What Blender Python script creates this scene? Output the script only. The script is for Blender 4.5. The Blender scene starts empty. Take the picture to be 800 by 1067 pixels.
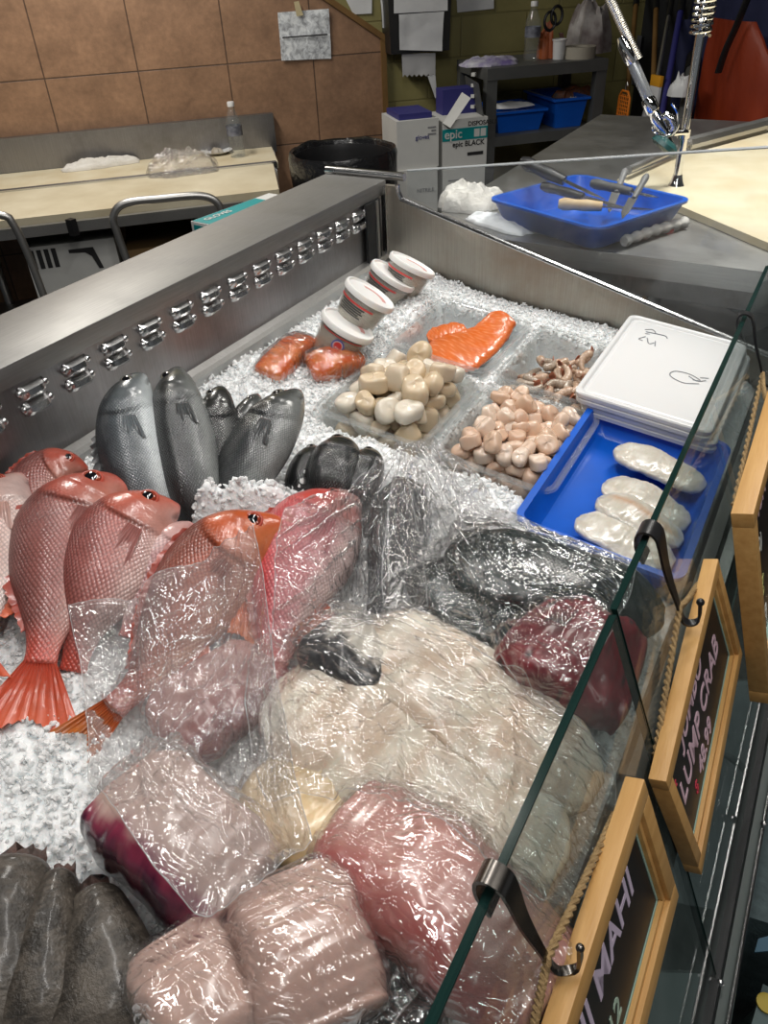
import bpy, bmesh, math, random
import numpy as np
from mathutils import Vector, Matrix
from mathutils.bvhtree import BVHTree
random.seed(7)
RNG = np.random.default_rng(7)
SC = bpy.context.scene
COL = SC.collection

# ------------------------------------------------------------------ camera
F = 800.0; CX, CY = 400.0, 533.5
def nrm(v):
    v = np.asarray(v, float); return v/np.linalg.norm(v)
_up = nrm([-55, 1077, 800.]); _y = np.array([560, 608, -800.]); _y -= _up*(_y@_up); _y = nrm(_y)
_x = np.cross(_y, _up)
ROT = np.array([_x, _y, _up]); CAMP = np.array([0, 0, 1.75])
cam_d = bpy.data.cameras.new('camera'); cam = bpy.data.objects.new('camera', cam_d); COL.objects.link(cam)
mw = Matrix(ROT.tolist()).to_4x4(); mw.translation = Vector(CAMP); cam.matrix_world = mw
cam_d.sensor_fit = 'VERTICAL'; cam_d.sensor_height = 36; cam_d.lens = 36*F/1067.0
cam_d.clip_start = 0.02; cam_d.clip_end = 60
SC.camera = cam
def ray(px, py): return ROT@np.array([px-CX, CY-py, -F])
def plane(px, py, p, n):
    d = ray(px, py); n = np.asarray(n, float)
    return CAMP+d*(((np.asarray(p)-CAMP)@n)/(d@n))
def atx(px, py, x): return plane(px, py, (x, 0, 0), (1, 0, 0))
def aty(px, py, y): return plane(px, py, (0, y, 0), (0, 1, 0))
def atz(px, py, z): return plane(px, py, (0, 0, z), (0, 0, 1))
SL = math.tan(math.radians(6.5)); Z0 = .91
ICEN = nrm([SL, 0, 1])
def ice(px, py, h=0.): return plane(px, py, (0, 0, Z0+h), (SL, 0, 1))
def icez(x): return Z0-SL*x
# frame of the tiled wall (45 degrees to the case): u along it, v out of it, z up
UD = np.array([.70711, .70711, 0]); ND = np.array([.70711, -.70711, 0]); WO = np.array([-3.371, 3.371, 0])
def W(u, v, z): return WO+UD*u+ND*v+np.array([0, 0, z])
def wallp(px, py, v=0.):
    P = plane(px, py, WO+ND*v, ND); return (P-WO)@UD, P[2]

# ------------------------------------------------------------------ noise (numpy)
def _hash(ix, iy, seed):
    h = (ix.astype(np.int64)*374761393+iy.astype(np.int64)*668265263+seed*974634777) & 0xffffffff
    h = ((h ^ (h >> 13))*1274126177) & 0xffffffff
    return ((h ^ (h >> 16)) & 0xffff)/65535.0
def vnoise(x, y, seed=0):
    x = np.asarray(x, float); y = np.asarray(y, float)
    ix, iy = np.floor(x), np.floor(y); fx, fy = x-ix, y-iy
    fx = fx*fx*(3-2*fx); fy = fy*fy*(3-2*fy)
    a = _hash(ix, iy, seed); b = _hash(ix+1, iy, seed); c = _hash(ix, iy+1, seed); d = _hash(ix+1, iy+1, seed)
    return (a*(1-fx)+b*fx)*(1-fy)+(c*(1-fx)+d*fx)*fy
def fbm(x, y, seed=0, o=4):
    s = 0; a = .5; t = 0
    for k in range(o):
        s = s+a*vnoise(x*2**k, y*2**k, seed+k*17); t += a; a *= .5
    return s/t*2-1

# ------------------------------------------------------------------ materials
MATS = {}
class NT:
    def __init__(s, name):
        s.m = bpy.data.materials.new(name); s.m.use_nodes = True; s.t = s.m.node_tree; s.t.nodes.clear()
        s.out = s.n('ShaderNodeOutputMaterial')
    def n(s, typ, **kw):
        nd = s.t.nodes.new(typ)
        for k, v in kw.items(): setattr(nd, k, v)
        return nd
    def set(s, nd, **kw):
        for k, v in kw.items():
            k2 = k.replace('_', ' ')
            sock = nd.inputs[k2] if k2 in nd.inputs else nd.inputs[k]
            if isinstance(v, bpy.types.NodeSocket): s.t.links.new(v, sock)
            else: sock.default_value = v
        return nd
    def link(s, a, b): s.t.links.new(a, b)
    def math(s, op, a, b=None, clamp=False):
        nd = s.n('ShaderNodeMath', operation=op, use_clamp=clamp)
        for i, v in enumerate((a, b)):
            if v is None: continue
            if isinstance(v, bpy.types.NodeSocket): s.link(v, nd.inputs[i])
            else: nd.inputs[i].default_value = v
        return nd.outputs[0]
    def mix(s, fac, a, b, mode='MIX'):
        nd = s.n('ShaderNodeMix', data_type='RGBA', blend_type=mode)
        for i, v in ((0, fac), (6, a), (7, b)):
            if isinstance(v, bpy.types.NodeSocket): s.link(v, nd.inputs[i])
            else: nd.inputs[i].default_value = v if i == 0 else c4(v)
        return nd.outputs[2]
    def coord(s, which='Object', scale=(1, 1, 1), rot=(0, 0, 0)):
        tc = s.n('ShaderNodeTexCoord'); mp = s.n('ShaderNodeMapping')
        mp.inputs['Scale'].default_value = scale; mp.inputs['Rotation'].default_value = rot
        s.link(tc.outputs[which], mp.inputs['Vector']); return mp.outputs[0]
    def noise(s, vec, scale, detail=4, rough=.55, dist=0):
        nd = s.n('ShaderNodeTexNoise'); s.link(vec, nd.inputs['Vector'])
        nd.inputs['Scale'].default_value = scale; nd.inputs['Detail'].default_value = detail
        nd.inputs['Roughness'].default_value = rough; nd.inputs['Distortion'].default_value = dist
        return nd.outputs[0]
    def ramp(s, fac, stops):
        nd = s.n('ShaderNodeValToRGB'); s.link(fac, nd.inputs[0]); e = nd.color_ramp.elements
        while len(e) > 1: e.remove(e[-1])
        e[0].position = stops[0][0]; e[0].color = c4(stops[0][1])
        for p, c in stops[1:]:
            q = e.new(p); q.color = c4(c)
        return nd.outputs[0]
    def bump(s, h, strength=.3, dist=.01, normal=None):
        nd = s.n('ShaderNodeBump'); s.link(h, nd.inputs['Height'])
        nd.inputs['Strength'].default_value = strength; nd.inputs['Distance'].default_value = dist
        if normal is not None: s.link(normal, nd.inputs['Normal'])
        return nd.outputs[0]
    def bsdf(s, **kw):
        nd = s.n('ShaderNodeBsdfPrincipled'); s.set(nd, **kw); return nd
    def fresnel(s, ior):
        fr = s.n('ShaderNodeFresnel'); ge = s.n('ShaderNodeNewGeometry'); mx = s.n('ShaderNodeMix', data_type='FLOAT')
        s.link(ge.outputs['Backfacing'], mx.inputs[0]); mx.inputs[2].default_value = ior; mx.inputs[3].default_value = 1/ior
        s.link(mx.outputs[0], fr.inputs[0]); return fr
    def done(s, sh):
        s.link(sh if isinstance(sh, bpy.types.NodeSocket) else sh.outputs[0], s.out.inputs[0]); return s.m
def c4(c):
    if isinstance(c, (int, float)): return (c, c, c, 1)
    return tuple(c) if len(c) == 4 else (*c, 1)
def srgb(r, g, b):
    f = lambda v: (v/255/12.92 if v/255 <= .04045 else ((v/255+.055)/1.055)**2.4)
    return (f(r), f(g), f(b))

def simple(name, col, rough=.5, metal=0., col2=None, nscale=12, bump=0., bscale=40, spec=.5, stretch=(1, 1, 1), coat=0., sss=0., which='Object', bdist=.004, detail=4):
    t = NT(name); v = t.coord(which, stretch)
    base = c4(col)
    kw = dict(Roughness=rough, Metallic=metal)
    b = t.bsdf(**kw); b.inputs['Specular IOR Level'].default_value = spec
    if col2 is not None:
        nz = t.noise(v, nscale, detail)
        t.link(t.ramp(nz, [(.3, col), (.7, col2)]), b.inputs['Base Color'])
    else: b.inputs['Base Color'].default_value = base
    if bump:
        t.link(t.bump(t.noise(v, bscale, 4), bump, bdist), b.inputs['Normal'])
    if coat: b.inputs['Coat Weight'].default_value = coat; b.inputs['Coat Roughness'].default_value = .08
    if sss:
        b.inputs['Subsurface Weight'].default_value = sss; b.inputs['Subsurface Radius'].default_value = (.012, .008, .006); b.inputs['Subsurface Scale'].default_value = .6
    return t.done(b)

def steel(name, col=(.42, .42, .42), rough=.28, stretch=(1.5, 60, 60), amt=.5, grime=None):
    t = NT(name); v = t.coord('Object', stretch); nz = t.noise(v, 6, 5)
    v2 = t.coord('Object', (1, 1, 1)); n2 = t.noise(v2, 5, 6, .65)
    b = t.bsdf(Metallic=1.)
    c = t.ramp(nz, [(.25, tuple(x*.8 for x in col)), (.75, col)])
    if grime: c = t.mix(t.ramp(n2, [(.45, 0), (.75, 1)]), c, grime)
    t.link(c, b.inputs['Base Color'])
    t.link(t.math('ADD', t.math('MULTIPLY', n2, .3), rough-.12), b.inputs['Roughness'])
    t.link(t.bump(nz, .12, .002), b.inputs['Normal'])
    return t.done(b)

def clear(name, tint=(.95, .96, .96), rough=.05, haze=.06, hazecol=(.9, .9, .9), bump=0., bscale=60, fres=1.35, spec=1., smear=0.):
    """thin clear plastic or glass: straight-through light plus a Fresnel gloss and a little haze"""
    t = NT(name)
    tr = t.n('ShaderNodeBsdfTransparent'); tr.inputs[0].default_value = c4(tint)
    gl = t.n('ShaderNodeBsdfGlossy'); gl.inputs['Roughness'].default_value = rough; gl.inputs[0].default_value = c4(spec)
    di = t.n('ShaderNodeBsdfDiffuse'); di.inputs[0].default_value = c4(hazecol)
    fr = t.fresnel(fres)
    if bump:
        v = t.coord('Object'); nb = t.bump(t.noise(v, bscale, 4), bump, .004)
        t.link(nb, gl.inputs['Normal']); t.link(nb, fr.inputs['Normal'])
    m1 = t.n('ShaderNodeMixShader')
    if smear:
        v = t.coord('Object', (1, 1, 1)); nz = t.noise(v, 7, 6, .7, 1.2)
        hz = t.math('ADD', t.math('MULTIPLY', t.ramp(nz, [(.45, 0), (.8, 1)]), smear), haze)
        t.link(hz, m1.inputs[0])
    else: m1.inputs[0].default_value = haze
    t.link(tr.outputs[0], m1.inputs[1]); t.link(di.outputs[0], m1.inputs[2])
    m2 = t.n('ShaderNodeMixShader'); t.link(fr.outputs[0], m2.inputs[0]); t.link(m1.outputs[0], m2.inputs[1]); t.link(gl.outputs[0], m2.inputs[2])
    return t.done(m2)

def film_mat(name, seed=0, haze=.07, tint=(.975, .97, .965), cs=38, bs=.42):
    """crumpled clear polythene: sharp facets catch the lamps"""
    t = NT(name)
    v0 = t.coord('Object'); off = t.n('ShaderNodeVectorMath', operation='ADD'); t.link(v0, off.inputs[0]); off.inputs[1].default_value = (seed*3.1, seed*1.7, seed)
    v = off.outputs[0]
    wn = t.n('ShaderNodeTexNoise'); t.link(v, wn.inputs['Vector']); wn.inputs['Scale'].default_value = 14
    wv = t.n('ShaderNodeVectorMath', operation='MULTIPLY_ADD'); t.link(wn.outputs['Color'], wv.inputs[0]); wv.inputs[1].default_value = (.06, .06, .06); t.link(v, wv.inputs[2])
    vo = t.n('ShaderNodeTexVoronoi', feature='F1'); t.link(wv.outputs[0], vo.inputs['Vector']); vo.inputs['Scale'].default_value = cs
    v2 = t.n('ShaderNodeTexVoronoi', feature='DISTANCE_TO_EDGE'); t.link(wv.outputs[0], v2.inputs['Vector']); v2.inputs['Scale'].default_value = cs*.45
    nz = t.noise(wv.outputs[0], 22, 3, .5)
    e = t.math('POWER', t.math('SUBTRACT', 1.0, t.math('MULTIPLY', v2.outputs['Distance'], 2.2), True), 6.0)
    h = t.math('ADD', t.math('MULTIPLY', vo.outputs['Distance'], .28), t.math('ADD', t.math('MULTIPLY', nz, .55), t.math('MULTIPLY', e, .15)))
    for ang, st in ((25+seed*37, (7, 75, 30)), (100+seed*61, (9, 60, 30))):
        ms = t.n('ShaderNodeMapping'); t.link(wv.outputs[0], ms.inputs[0]); ms.inputs['Rotation'].default_value = (0, 0, math.radians(ang)); ms.inputs['Scale'].default_value = st
        sn = t.noise(ms.outputs[0], 1., 2, .4)
        rd = t.math('POWER', t.math('SUBTRACT', 1.0, t.math('MULTIPLY', t.math('ABSOLUTE', t.math('SUBTRACT', sn, .5)), 5.0), True), 3.0)
        h = t.math('ADD', h, t.math('MULTIPLY', rd, .85))
    nb = t.bump(h, bs, .008)
    tr = t.n('ShaderNodeBsdfTransparent'); tr.inputs[0].default_value = c4(tint)
    gl = t.n('ShaderNodeBsdfGlossy'); gl.inputs['Roughness'].default_value = .075; gl.inputs[0].default_value = c4(1.); t.link(nb, gl.inputs['Normal'])
    di = t.n('ShaderNodeBsdfDiffuse'); di.inputs[0].default_value = c4((.93, .92, .92)); t.link(nb, di.inputs['Normal'])
    tl = t.n('ShaderNodeBsdfTranslucent'); tl.inputs[0].default_value = c4((.93, .92, .92)); t.link(nb, tl.inputs['Normal'])
    md = t.n('ShaderNodeMixShader'); md.inputs[0].default_value = .4; t.link(di.outputs[0], md.inputs[1]); t.link(tl.outputs[0], md.inputs[2])
    hz = t.math('ADD', t.math('MULTIPLY', e, .025), t.math('ADD', haze*.6, t.math('MULTIPLY', nz, haze*.8)))
    m1 = t.n('ShaderNodeMixShader'); t.link(hz, m1.inputs[0]); t.link(tr.outputs[0], m1.inputs[1]); t.link(md.outputs[0], m1.inputs[2])
    lw = t.fresnel(1.5); t.link(nb, lw.inputs['Normal'])
    fr = t.math('MINIMUM', t.math('MULTIPLY', lw.outputs[0], 3.0), .75)
    m2 = t.n('ShaderNodeMixShader'); t.link(fr, m2.inputs[0]); t.link(m1.outputs[0], m2.inputs[1]); t.link(gl.outputs[0], m2.inputs[2])
    return t.done(m2)

def skin_mat(name, scale=125, rough=.32, sss=.05, bump=.5, contrast=.5, mottle=.25, coat=.4, spec=.5, light=1.25, rot=45):
    """colour from the mesh's own Col attribute, with scales where its alpha says so"""
    t = NT(name)
    at = t.n('ShaderNodeAttribute'); at.attribute_name = 'Col'
    uv = t.n('ShaderNodeUVMap'); uv.uv_map = 'UVMap'
    mp = t.n('ShaderNodeMapping'); t.link(uv.outputs[0], mp.inputs[0]); mp.inputs['Rotation'].default_value = (0, 0, math.radians(rot))
    vo = t.n('ShaderNodeTexVoronoi', feature='F1', voronoi_dimensions='2D'); t.link(mp.outputs[0], vo.inputs['Vector']); vo.inputs['Scale'].default_value = scale; vo.inputs['Randomness'].default_value = .22
    d = vo.outputs['Distance']
    k = t.ramp(d, [(.12, light), (.42, 1.0), (.72, contrast)])
    v = t.coord('Object'); n1 = t.noise(v, 35, 5, .6); n2 = t.noise(v, 240, 3)
    mt = t.ramp(n1, [(.3, 1-mottle), (.7, 1+mottle)])
    c = t.mix(at.outputs['Alpha'], at.outputs['Color'], t.mix(1.0, at.outputs['Color'], k, 'MULTIPLY'))
    c = t.mix(1.0, c, mt, 'MULTIPLY')
    b = t.bsdf(Roughness=rough); t.link(c, b.inputs['Base Color'])
    b.inputs['Coat Weight'].default_value = coat; b.inputs['Coat Roughness'].default_value = .12; b.inputs['Specular IOR Level'].default_value = spec
    if sss:
        b.inputs['Subsurface Weight'].default_value = sss; b.inputs['Subsurface Radius'].default_value = (.01, .006, .004); b.inputs['Subsurface Scale'].default_value = .5
    h = t.math('ADD', t.math('MULTIPLY', t.math('MULTIPLY', d, -1.0), at.outputs['Alpha']), t.math('MULTIPLY', n2, .25))
    nb = t.bump(h, bump, .003); t.link(nb, b.inputs['Normal']); t.link(nb, b.inputs['Coat Normal'])
    return t.done(b)

def flesh_mat(name, rough=.3, sss=.25, coat=.5, bump=.25, bscale=60, mottle=.12, stretch=(1, 1, 1)):
    t = NT(name)
    at = t.n('ShaderNodeAttribute'); at.attribute_name = 'Col'
    v = t.coord('Object', stretch); n1 = t.noise(v, 30, 5, .6, .6); n2 = t.noise(v, bscale, 4, .6)
    c = t.mix(1.0, at.outputs['Color'], t.ramp(n1, [(.3, 1-mottle), (.7, 1+mottle)]), 'MULTIPLY')
    b = t.bsdf(Roughness=rough); t.link(c, b.inputs['Base Color'])
    b.inputs['Coat Weight'].default_value = coat; b.inputs['Coat Roughness'].default_value = .15
    b.inputs['Subsurface Weight'].default_value = sss; b.inputs['Subsurface Radius'].default_value = (.014, .008, .006); b.inputs['Subsurface Scale'].default_value = .6
    nb = t.bump(n2, bump, .004); t.link(nb, b.inputs['Normal'])
    return t.done(b)

# ------------------------------------------------------------------ mesh builder
def tagit(o, label=None, cat=None, group=None, kind=None):
    if label: o['label'] = label
    if cat: o['category'] = cat
    if group: o['group'] = group
    if kind: o['kind'] = kind
    return o
def thing(name, label, cat, loc, group=None):
    o = bpy.data.objects.new(name, None); COL.objects.link(o); o.empty_display_size = .02
    o.location = Vector(loc); return tagit(o, label, cat, group)
def wloc(o):
    p = Vector((0, 0, 0))
    while o is not None: p = p+Vector(o.location); o = o.parent
    return p

class MB:
    def __init__(s): s.v = []; s.f = []; s.mi = []; s.uv = None; s.col = None
    def add(s, v, f, mi=0):
        b = len(s.v); s.v += [tuple(map(float, p)) for p in v]; s.f += [tuple(i+b for i in q) for q in f]; s.mi += [mi]*len(f); return s
    def bm(s, bm, M=None, mi=0):
        bm.verts.ensure_lookup_table(); bm.verts.index_update()
        vs = [(M@x.co if M is not None else x.co) for x in bm.verts]
        s.add(vs, [[x.index for x in q.verts] for q in bm.faces], mi); bm.free(); return s
    def box(s, c, size, M=None, bev=0., mi=0, seg=2):
        bm = bmesh.new(); bmesh.ops.create_cube(bm, size=1)
        bmesh.ops.scale(bm, vec=size, verts=bm.verts)
        if bev: bmesh.ops.bevel(bm, geom=bm.edges[:], offset=bev, segments=seg, affect='EDGES', profile=.6)
        bmesh.ops.translate(bm, vec=c, verts=bm.verts)
        return s.bm(bm, M, mi)
    def tube(s, pts, r, seg=10, mi=0, cap=True, flat=None):
        P = [np.asarray(p, float) for p in pts]; n = len(P)
        rr = r if hasattr(r, '__len__') else [r]*n
        rings = []; N = None
        for i in range(n):
            T = nrm(P[min(i+1, n-1)]-P[max(i-1, 0)])
            if N is None:
                N = np.cross(T, [0, 0, 1.]); N = nrm(N) if np.linalg.norm(N) > 1e-3 else np.array([1., 0, 0])
            else:
                N = N-T*(N@T); N = nrm(N)
            B = np.cross(T, N)
            rings.append([P[i]+rr[i]*(math.cos(a)*N+math.sin(a)*B*(flat or 1)) for a in np.arange(seg)*2*math.pi/seg])
        return s.loft(rings, cap, mi)
    def loft(s, rings, cap=True, mi=0, closed=True):
        m = len(rings[0]); v = [p for r in rings for p in r]; f = []
        for i in range(len(rings)-1):
            for j in range(m if closed else m-1):
                k = (j+1) % m; f.append((i*m+j, i*m+k, (i+1)*m+k, (i+1)*m+j))
        if cap: f.append(tuple(range(m))[::-1]); f.append(tuple((len(rings)-1)*m+j for j in range(m)))
        return s.add(v, f, mi)
    def lathe(s, prof, M=None, seg=32, mi=0, cap=False):
        rings = []
        for r, z in prof:
            rings.append([(r*math.cos(a), r*math.sin(a), z) for a in np.arange(seg)*2*math.pi/seg])
        if M is not None: rings = [[M@Vector(p) for p in r] for r in rings]
        return s.loft(rings, cap, mi)
    def prism(s, poly, z0, z1, M=None, mi=0):
        r = [[(x, y, z) for x, y in poly] for z in (z0, z1)]
        if M is not None: r = [[M@Vector(p) for p in q] for q in r]
        return s.loft(r, True, mi)
    def build(s, name, m, parent=None, smooth=True, angle=40, **tags):
        v = np.array(s.v); 
        if parent is None:
            o0 = (v.min(0)+v.max(0))/2; o0[2] = v[:, 2].min()
        else: o0 = np.array(wloc(parent))
        me = bpy.data.meshes.new(name); me.from_pydata((v-o0).tolist(), [], s.f); 
        ms = m if isinstance(m, (list, tuple)) else [m]
        for q in ms: me.materials.append(q)
        if len(ms) > 1: me.polygons.foreach_set('material_index', s.mi)
        bm = bmesh.new(); bm.from_mesh(me); bmesh.ops.recalc_face_normals(bm, faces=bm.faces); bm.to_mesh(me); bm.free()
        if s.uv is not None:
            lay = me.uv_layers.new(name='UVMap'); li = np.zeros(len(me.loops), int); me.loops.foreach_get('vertex_index', li)
            lay.data.foreach_set('uv', np.asarray(s.uv)[li].ravel())
        if s.col is not None:
            ca = me.color_attributes.new('Col', 'FLOAT_COLOR', 'POINT'); ca.data.foreach_set('color', np.asarray(s.col, np.float32).ravel())
        if smooth:
            me.polygons.foreach_set('use_smooth', [True]*len(me.polygons))
            if angle < 180: me.set_sharp_from_angle(angle=math.radians(angle))
        me.update()
        o = bpy.data.objects.new(name, me); COL.objects.link(o)
        if parent is None: o.location = Vector(o0)
        else: o.parent = parent
        return tagit(o, **tags)
def structure(o): o['kind'] = 'structure'; return o
def frame(o, x, y, z):
    """matrix with origin o and axis columns x, y, z"""
    M = Matrix.Identity(4)
    for i, a in enumerate((x, y, z)):
        for k in range(3): M[k][i] = float(a[k])
    for k in range(3): M[k][3] = float(o[k])
    return M
def spline(points, n):
    """Catmull-Rom through points, n samples evenly along it"""
    P = np.array(points, float)
    if len(P) == 2:
        return P[0]+(P[1]-P[0])*np.linspace(0, 1, n)[:, None]
    Q = np.vstack([2*P[0]-P[1], P, 2*P[-1]-P[-2]]); out = []
    for i in range(1, len(Q)-2):
        for t in np.linspace(0, 1, 24, endpoint=False):
            a, b, c, d = Q[i-1], Q[i], Q[i+1], Q[i+2]
            out.append(.5*(2*b+(c-a)*t+(2*a-5*b+4*c-d)*t*t+(-a+3*b-3*c+d)*t**3))
    out.append(P[-1]); out = np.array(out)
    L = np.concatenate([[0], np.cumsum(np.linalg.norm(np.diff(out, axis=0), axis=1))])
    s = np.linspace(0, L[-1], n)
    return np.stack([np.interp(s, L, out[:, k]) for k in range(out.shape[1])], 1)
def tab(pairs):
    x = [p[0] for p in pairs]; y = [p[1] for p in pairs]
    return lambda u: np.interp(u, x, y)
def smooth_tab(pairs):
    x = np.array([p[0] for p in pairs], float); y = np.array([p[1] for p in pairs], float)
    m = np.gradient(y, x)
    def f(u):
        u = np.asarray(u, float); i = np.clip(np.searchsorted(x, u)-1, 0, len(x)-2); h = x[i+1]-x[i]; t = (u-x[i])/h
        return y[i]*(1+2*t)*(1-t)**2+h*m[i]*t*(1-t)**2+y[i+1]*t*t*(3-2*t)+h*m[i+1]*t*t*(t-1)
    return f
def sst(a, b, x):
    t = np.clip((x-a)/(b-a), 0, 1); return t*t*(3-2*t)
def text_mesh(body, size, name, m, parent, origin, xdir, zdir, depth=.0012, align='LEFT', shear=0., font_bold=False):
    """lettering: a font curve turned into a mesh, written along xdir, reading upright towards zdir"""
    cu = bpy.data.curves.new('lettering', 'FONT'); cu.body = body; cu.size = size; cu.extrude = depth; cu.align_x = align; cu.shear = shear
    if font_bold: cu.offset = size*.012
    to = bpy.data.objects.new('lettering', cu); COL.objects.link(to)
    dg = bpy.context.evaluated_depsgraph_get(); me = bpy.data.meshes.new_from_object(to.evaluated_get(dg))
    bpy.data.objects.remove(to)
    x = nrm(xdir); z = nrm(np.asarray(zdir)-x*(np.asarray(zdir)@x)); y = np.cross(x, z)
    M = frame(origin, x, z, y)
    if len(me.vertices) == 0: return None
    q = MB(); q.v = [tuple(M@a.co) for a in me.vertices]; q.f = [tuple(p.vertices) for p in me.polygons]; q.mi = [0]*len(q.f)
    return q.build(name, m, parent, smooth=False)
# ================================================================== materials of the room
M_TILE = None
def tile_mat():
    t = NT('brown_tile'); v = t.coord('UV')
    br = t.n('ShaderNodeTexBrick'); t.link(v, br.inputs['Vector']); br.offset = 0; br.squash = 1
    for k, q in (('Color1', (.31, .183, .112)), ('Color2', (.28, .166, .102)), ('Mortar', (.10, .06, .04))): br.inputs[k].default_value = c4(q)
    br.inputs['Scale'].default_value = 1; br.inputs['Mortar Size'].default_value = .004; br.inputs['Mortar Smooth'].default_value = .3
    br.inputs['Brick Width'].default_value = .466; br.inputs['Row Height'].default_value = .42
    n1 = t.noise(v, 6, 7, .7); n2 = t.noise(v, 40, 4)
    c = t.mix(1., br.outputs[0], t.ramp(n1, [(.3, (.72, .7, .68)), (.7, (1.22, 1.2, 1.16))]), 'MULTIPLY')
    c = t.mix(1., c, t.ramp(n2, [(.3, .88), (.7, 1.1)]), 'MULTIPLY')
    b = t.bsdf(Roughness=.42); t.link(c, b.inputs['Base Color'])
    t.link(t.bump(t.math('ADD', t.math('MULTIPLY', br.outputs['Fac'], -1.), t.math('MULTIPLY', n2, .15)), .5, .004), b.inputs['Normal'])
    return t.done(b)
def block_mat():
    t = NT('green_block'); v = t.coord('UV')
    br = t.n('ShaderNodeTexBrick'); t.link(v, br.inputs['Vector'])
    for k, q in (('Color1', (.27, .24, .095)), ('Color2', (.25, .222, .088)), ('Mortar', (.20, .178, .07))): br.inputs[k].default_value = c4(q)
    br.inputs['Scale'].default_value = 1; br.inputs['Mortar Size'].default_value = .006; br.inputs['Mortar Smooth'].default_value = .6
    br.inputs['Brick Width'].default_value = .4; br.inputs['Row Height'].default_value = .2
    n1 = t.noise(v, 4, 6, .6)
    c = t.mix(1., br.outputs[0], t.ramp(n1, [(.3, .85), (.7, 1.12)]), 'MULTIPLY')
    b = t.bsdf(Roughness=.5); t.link(c, b.inputs['Base Color'])
    t.link(t.bump(t.math('ADD', t.math('MULTIPLY', br.outputs['Fac'], -1.), t.math('MULTIPLY', t.noise(v, 60, 3), .3)), .5, .005), b.inputs['Normal'])
    return t.done(b)
def uvwall(name, poly, v0, thick, m):
    """wall slab in the tiled wall's frame: poly of (u, z), its face at v0"""
    q = MB(); q.loft([[W(u, v, z) for u, z in poly] for v in (v0-thick, v0)], True)
    q.uv = [(u, z) for v in (0, 1) for u, z in poly]
    return structure(q.build(name, m, smooth=False))
K = dict(
    steel=steel('steel', (.52, .515, .50), .38),
    steel_end=steel('steel_end', (.47, .44, .385), .45, (60, 1.5, 1.5), grime=(.36, .30, .235)),
    steel_wall=steel('steel_wall', (.36, .35, .355), .38, (60, 60, 2), grime=(.22, .21, .20)),
    steel_top=steel('steel_top', (.34, .335, .325), .5, (60, 2, 60), grime=(.26, .255, .25)),
    steel_bright=steel('steel_bright', (.66, .66, .66), .2),
    chrome=simple('chrome', (.8, .8, .8), .09, 1.),
    black=simple('black_plastic', (.012, .012, .013), .35),
    hookm=simple('black_coated_metal', (.014, .014, .015), .3, 0, spec=.5),
    gunm=simple('tarnished_metal', (.18, .165, .15), .25, 1.),
    gasket=simple('black_rubber', (.008, .009, .01), .45),
    darkpanel=simple('dark_green_panel', (.045, .060, .057), .5, 0, (.06, .078, .074), 5),
    cream=simple('cutting_board_plastic', (.66, .60, .45), .55, 0, (.50, .43, .29), 4, .15, 60, detail=8),
    cream2=simple('worn_board_plastic', (.68, .62, .46), .55, 0, (.56, .47, .30), 6, .15, 60, detail=9),
    wood=simple('pine_wood', (.60, .35, .125), .45, 0, (.47, .25, .075), 5, .12, 30, stretch=(14, 1, 14)),
    trimwood=simple('brown_trim_wood', (.21, .115, .035), .5, 0, (.15, .078, .022), 8, .2, 30),
    white=simple('white_plastic', (.66, .66, .66), .3, sss=.1),
    paper=simple('paper', (.74, .75, .75), .7, 0, (.62, .63, .64), 6, .35, 14),
    bluep=simple('blue_plastic', (.005, .105, .56), .28, 0, (.005, .09, .48), 10, .05, 90),
    towel=simple('terry_cloth', (.72, .70, .66), .95, 0, (.60, .57, .52), 12, .8, 90),
    grey=simple('grey_shelf_plastic', (.085, .088, .085), .5, 0, (.065, .067, .066), 9, .1),
    greypap=simple('grey_debris', (.30, .30, .31), .7, 0, (.15, .15, .16), 20),
    card=simple('brown_cardboard', (.30, .185, .075), .75, 0, (.25, .15, .06), 10),
    cardw=simple('white_cardboard', (.60, .60, .57), .6, 0, (.54, .54, .52), 8),
    ink=simple('black_ink', (.015, .015, .016), .6),
    navy=simple('navy_card', (.03, .03, .17), .5),
    teal=simple('teal_card', (.0, .23, .24), .45),
    orange=simple('orange_rubber', (.27, .032, .006), .5, 0, (.20, .022, .005), 5, .15, 14),
    orplast=simple('orange_plastic', (.75, .21, .02), .4),
    navycloth=simple('navy_cloth', (.010, .014, .055), .8, 0, (.016, .02, .07), 9, .3, 30),
    blackbag=simple('black_bin_liner', (.010, .010, .011), .22, 0, None, 12, .6, 26, spec=.7, bdist=.012),
    blackwall=simple('dark_painted_wall', (.012, .013, .016), .7),
    floorm=simple('grey_floor', (.055, .053, .05), .35, 0, (.08, .076, .07), 3, .1, 40),
    ceil=simple('ceiling_paint', (.06, .06, .06), .8),
    bottle=clear('clear_bottle', (.93, .95, .96), .05, .06, bump=.15, bscale=40, fres=1.4),
    baglet=film_mat('crumpled_bag_film', 9, .1, cs=26),
    glassm=clear('case_glass', (.83, .865, .86), .02, .02, (.70, .75, .74), fres=1.3, smear=.07),
    glassedge=simple('green_glass_edge', (.005, .019, .017), .12, 0, (.010, .032, .028), 6, spec=.8, stretch=(60, .6, 60)),
    plexi=clear('clear_guard', (.93, .945, .95), .03, .025, (.8, .82, .83), fres=1.28, smear=.05),
    plexedge=simple('guard_edge', (.42, .45, .46), .2),
    bin=clear('clear_bin_plastic', (.93, .94, .94), .06, .10, (.80, .81, .81), fres=1.42, bump=.05, bscale=20),
)
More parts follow.
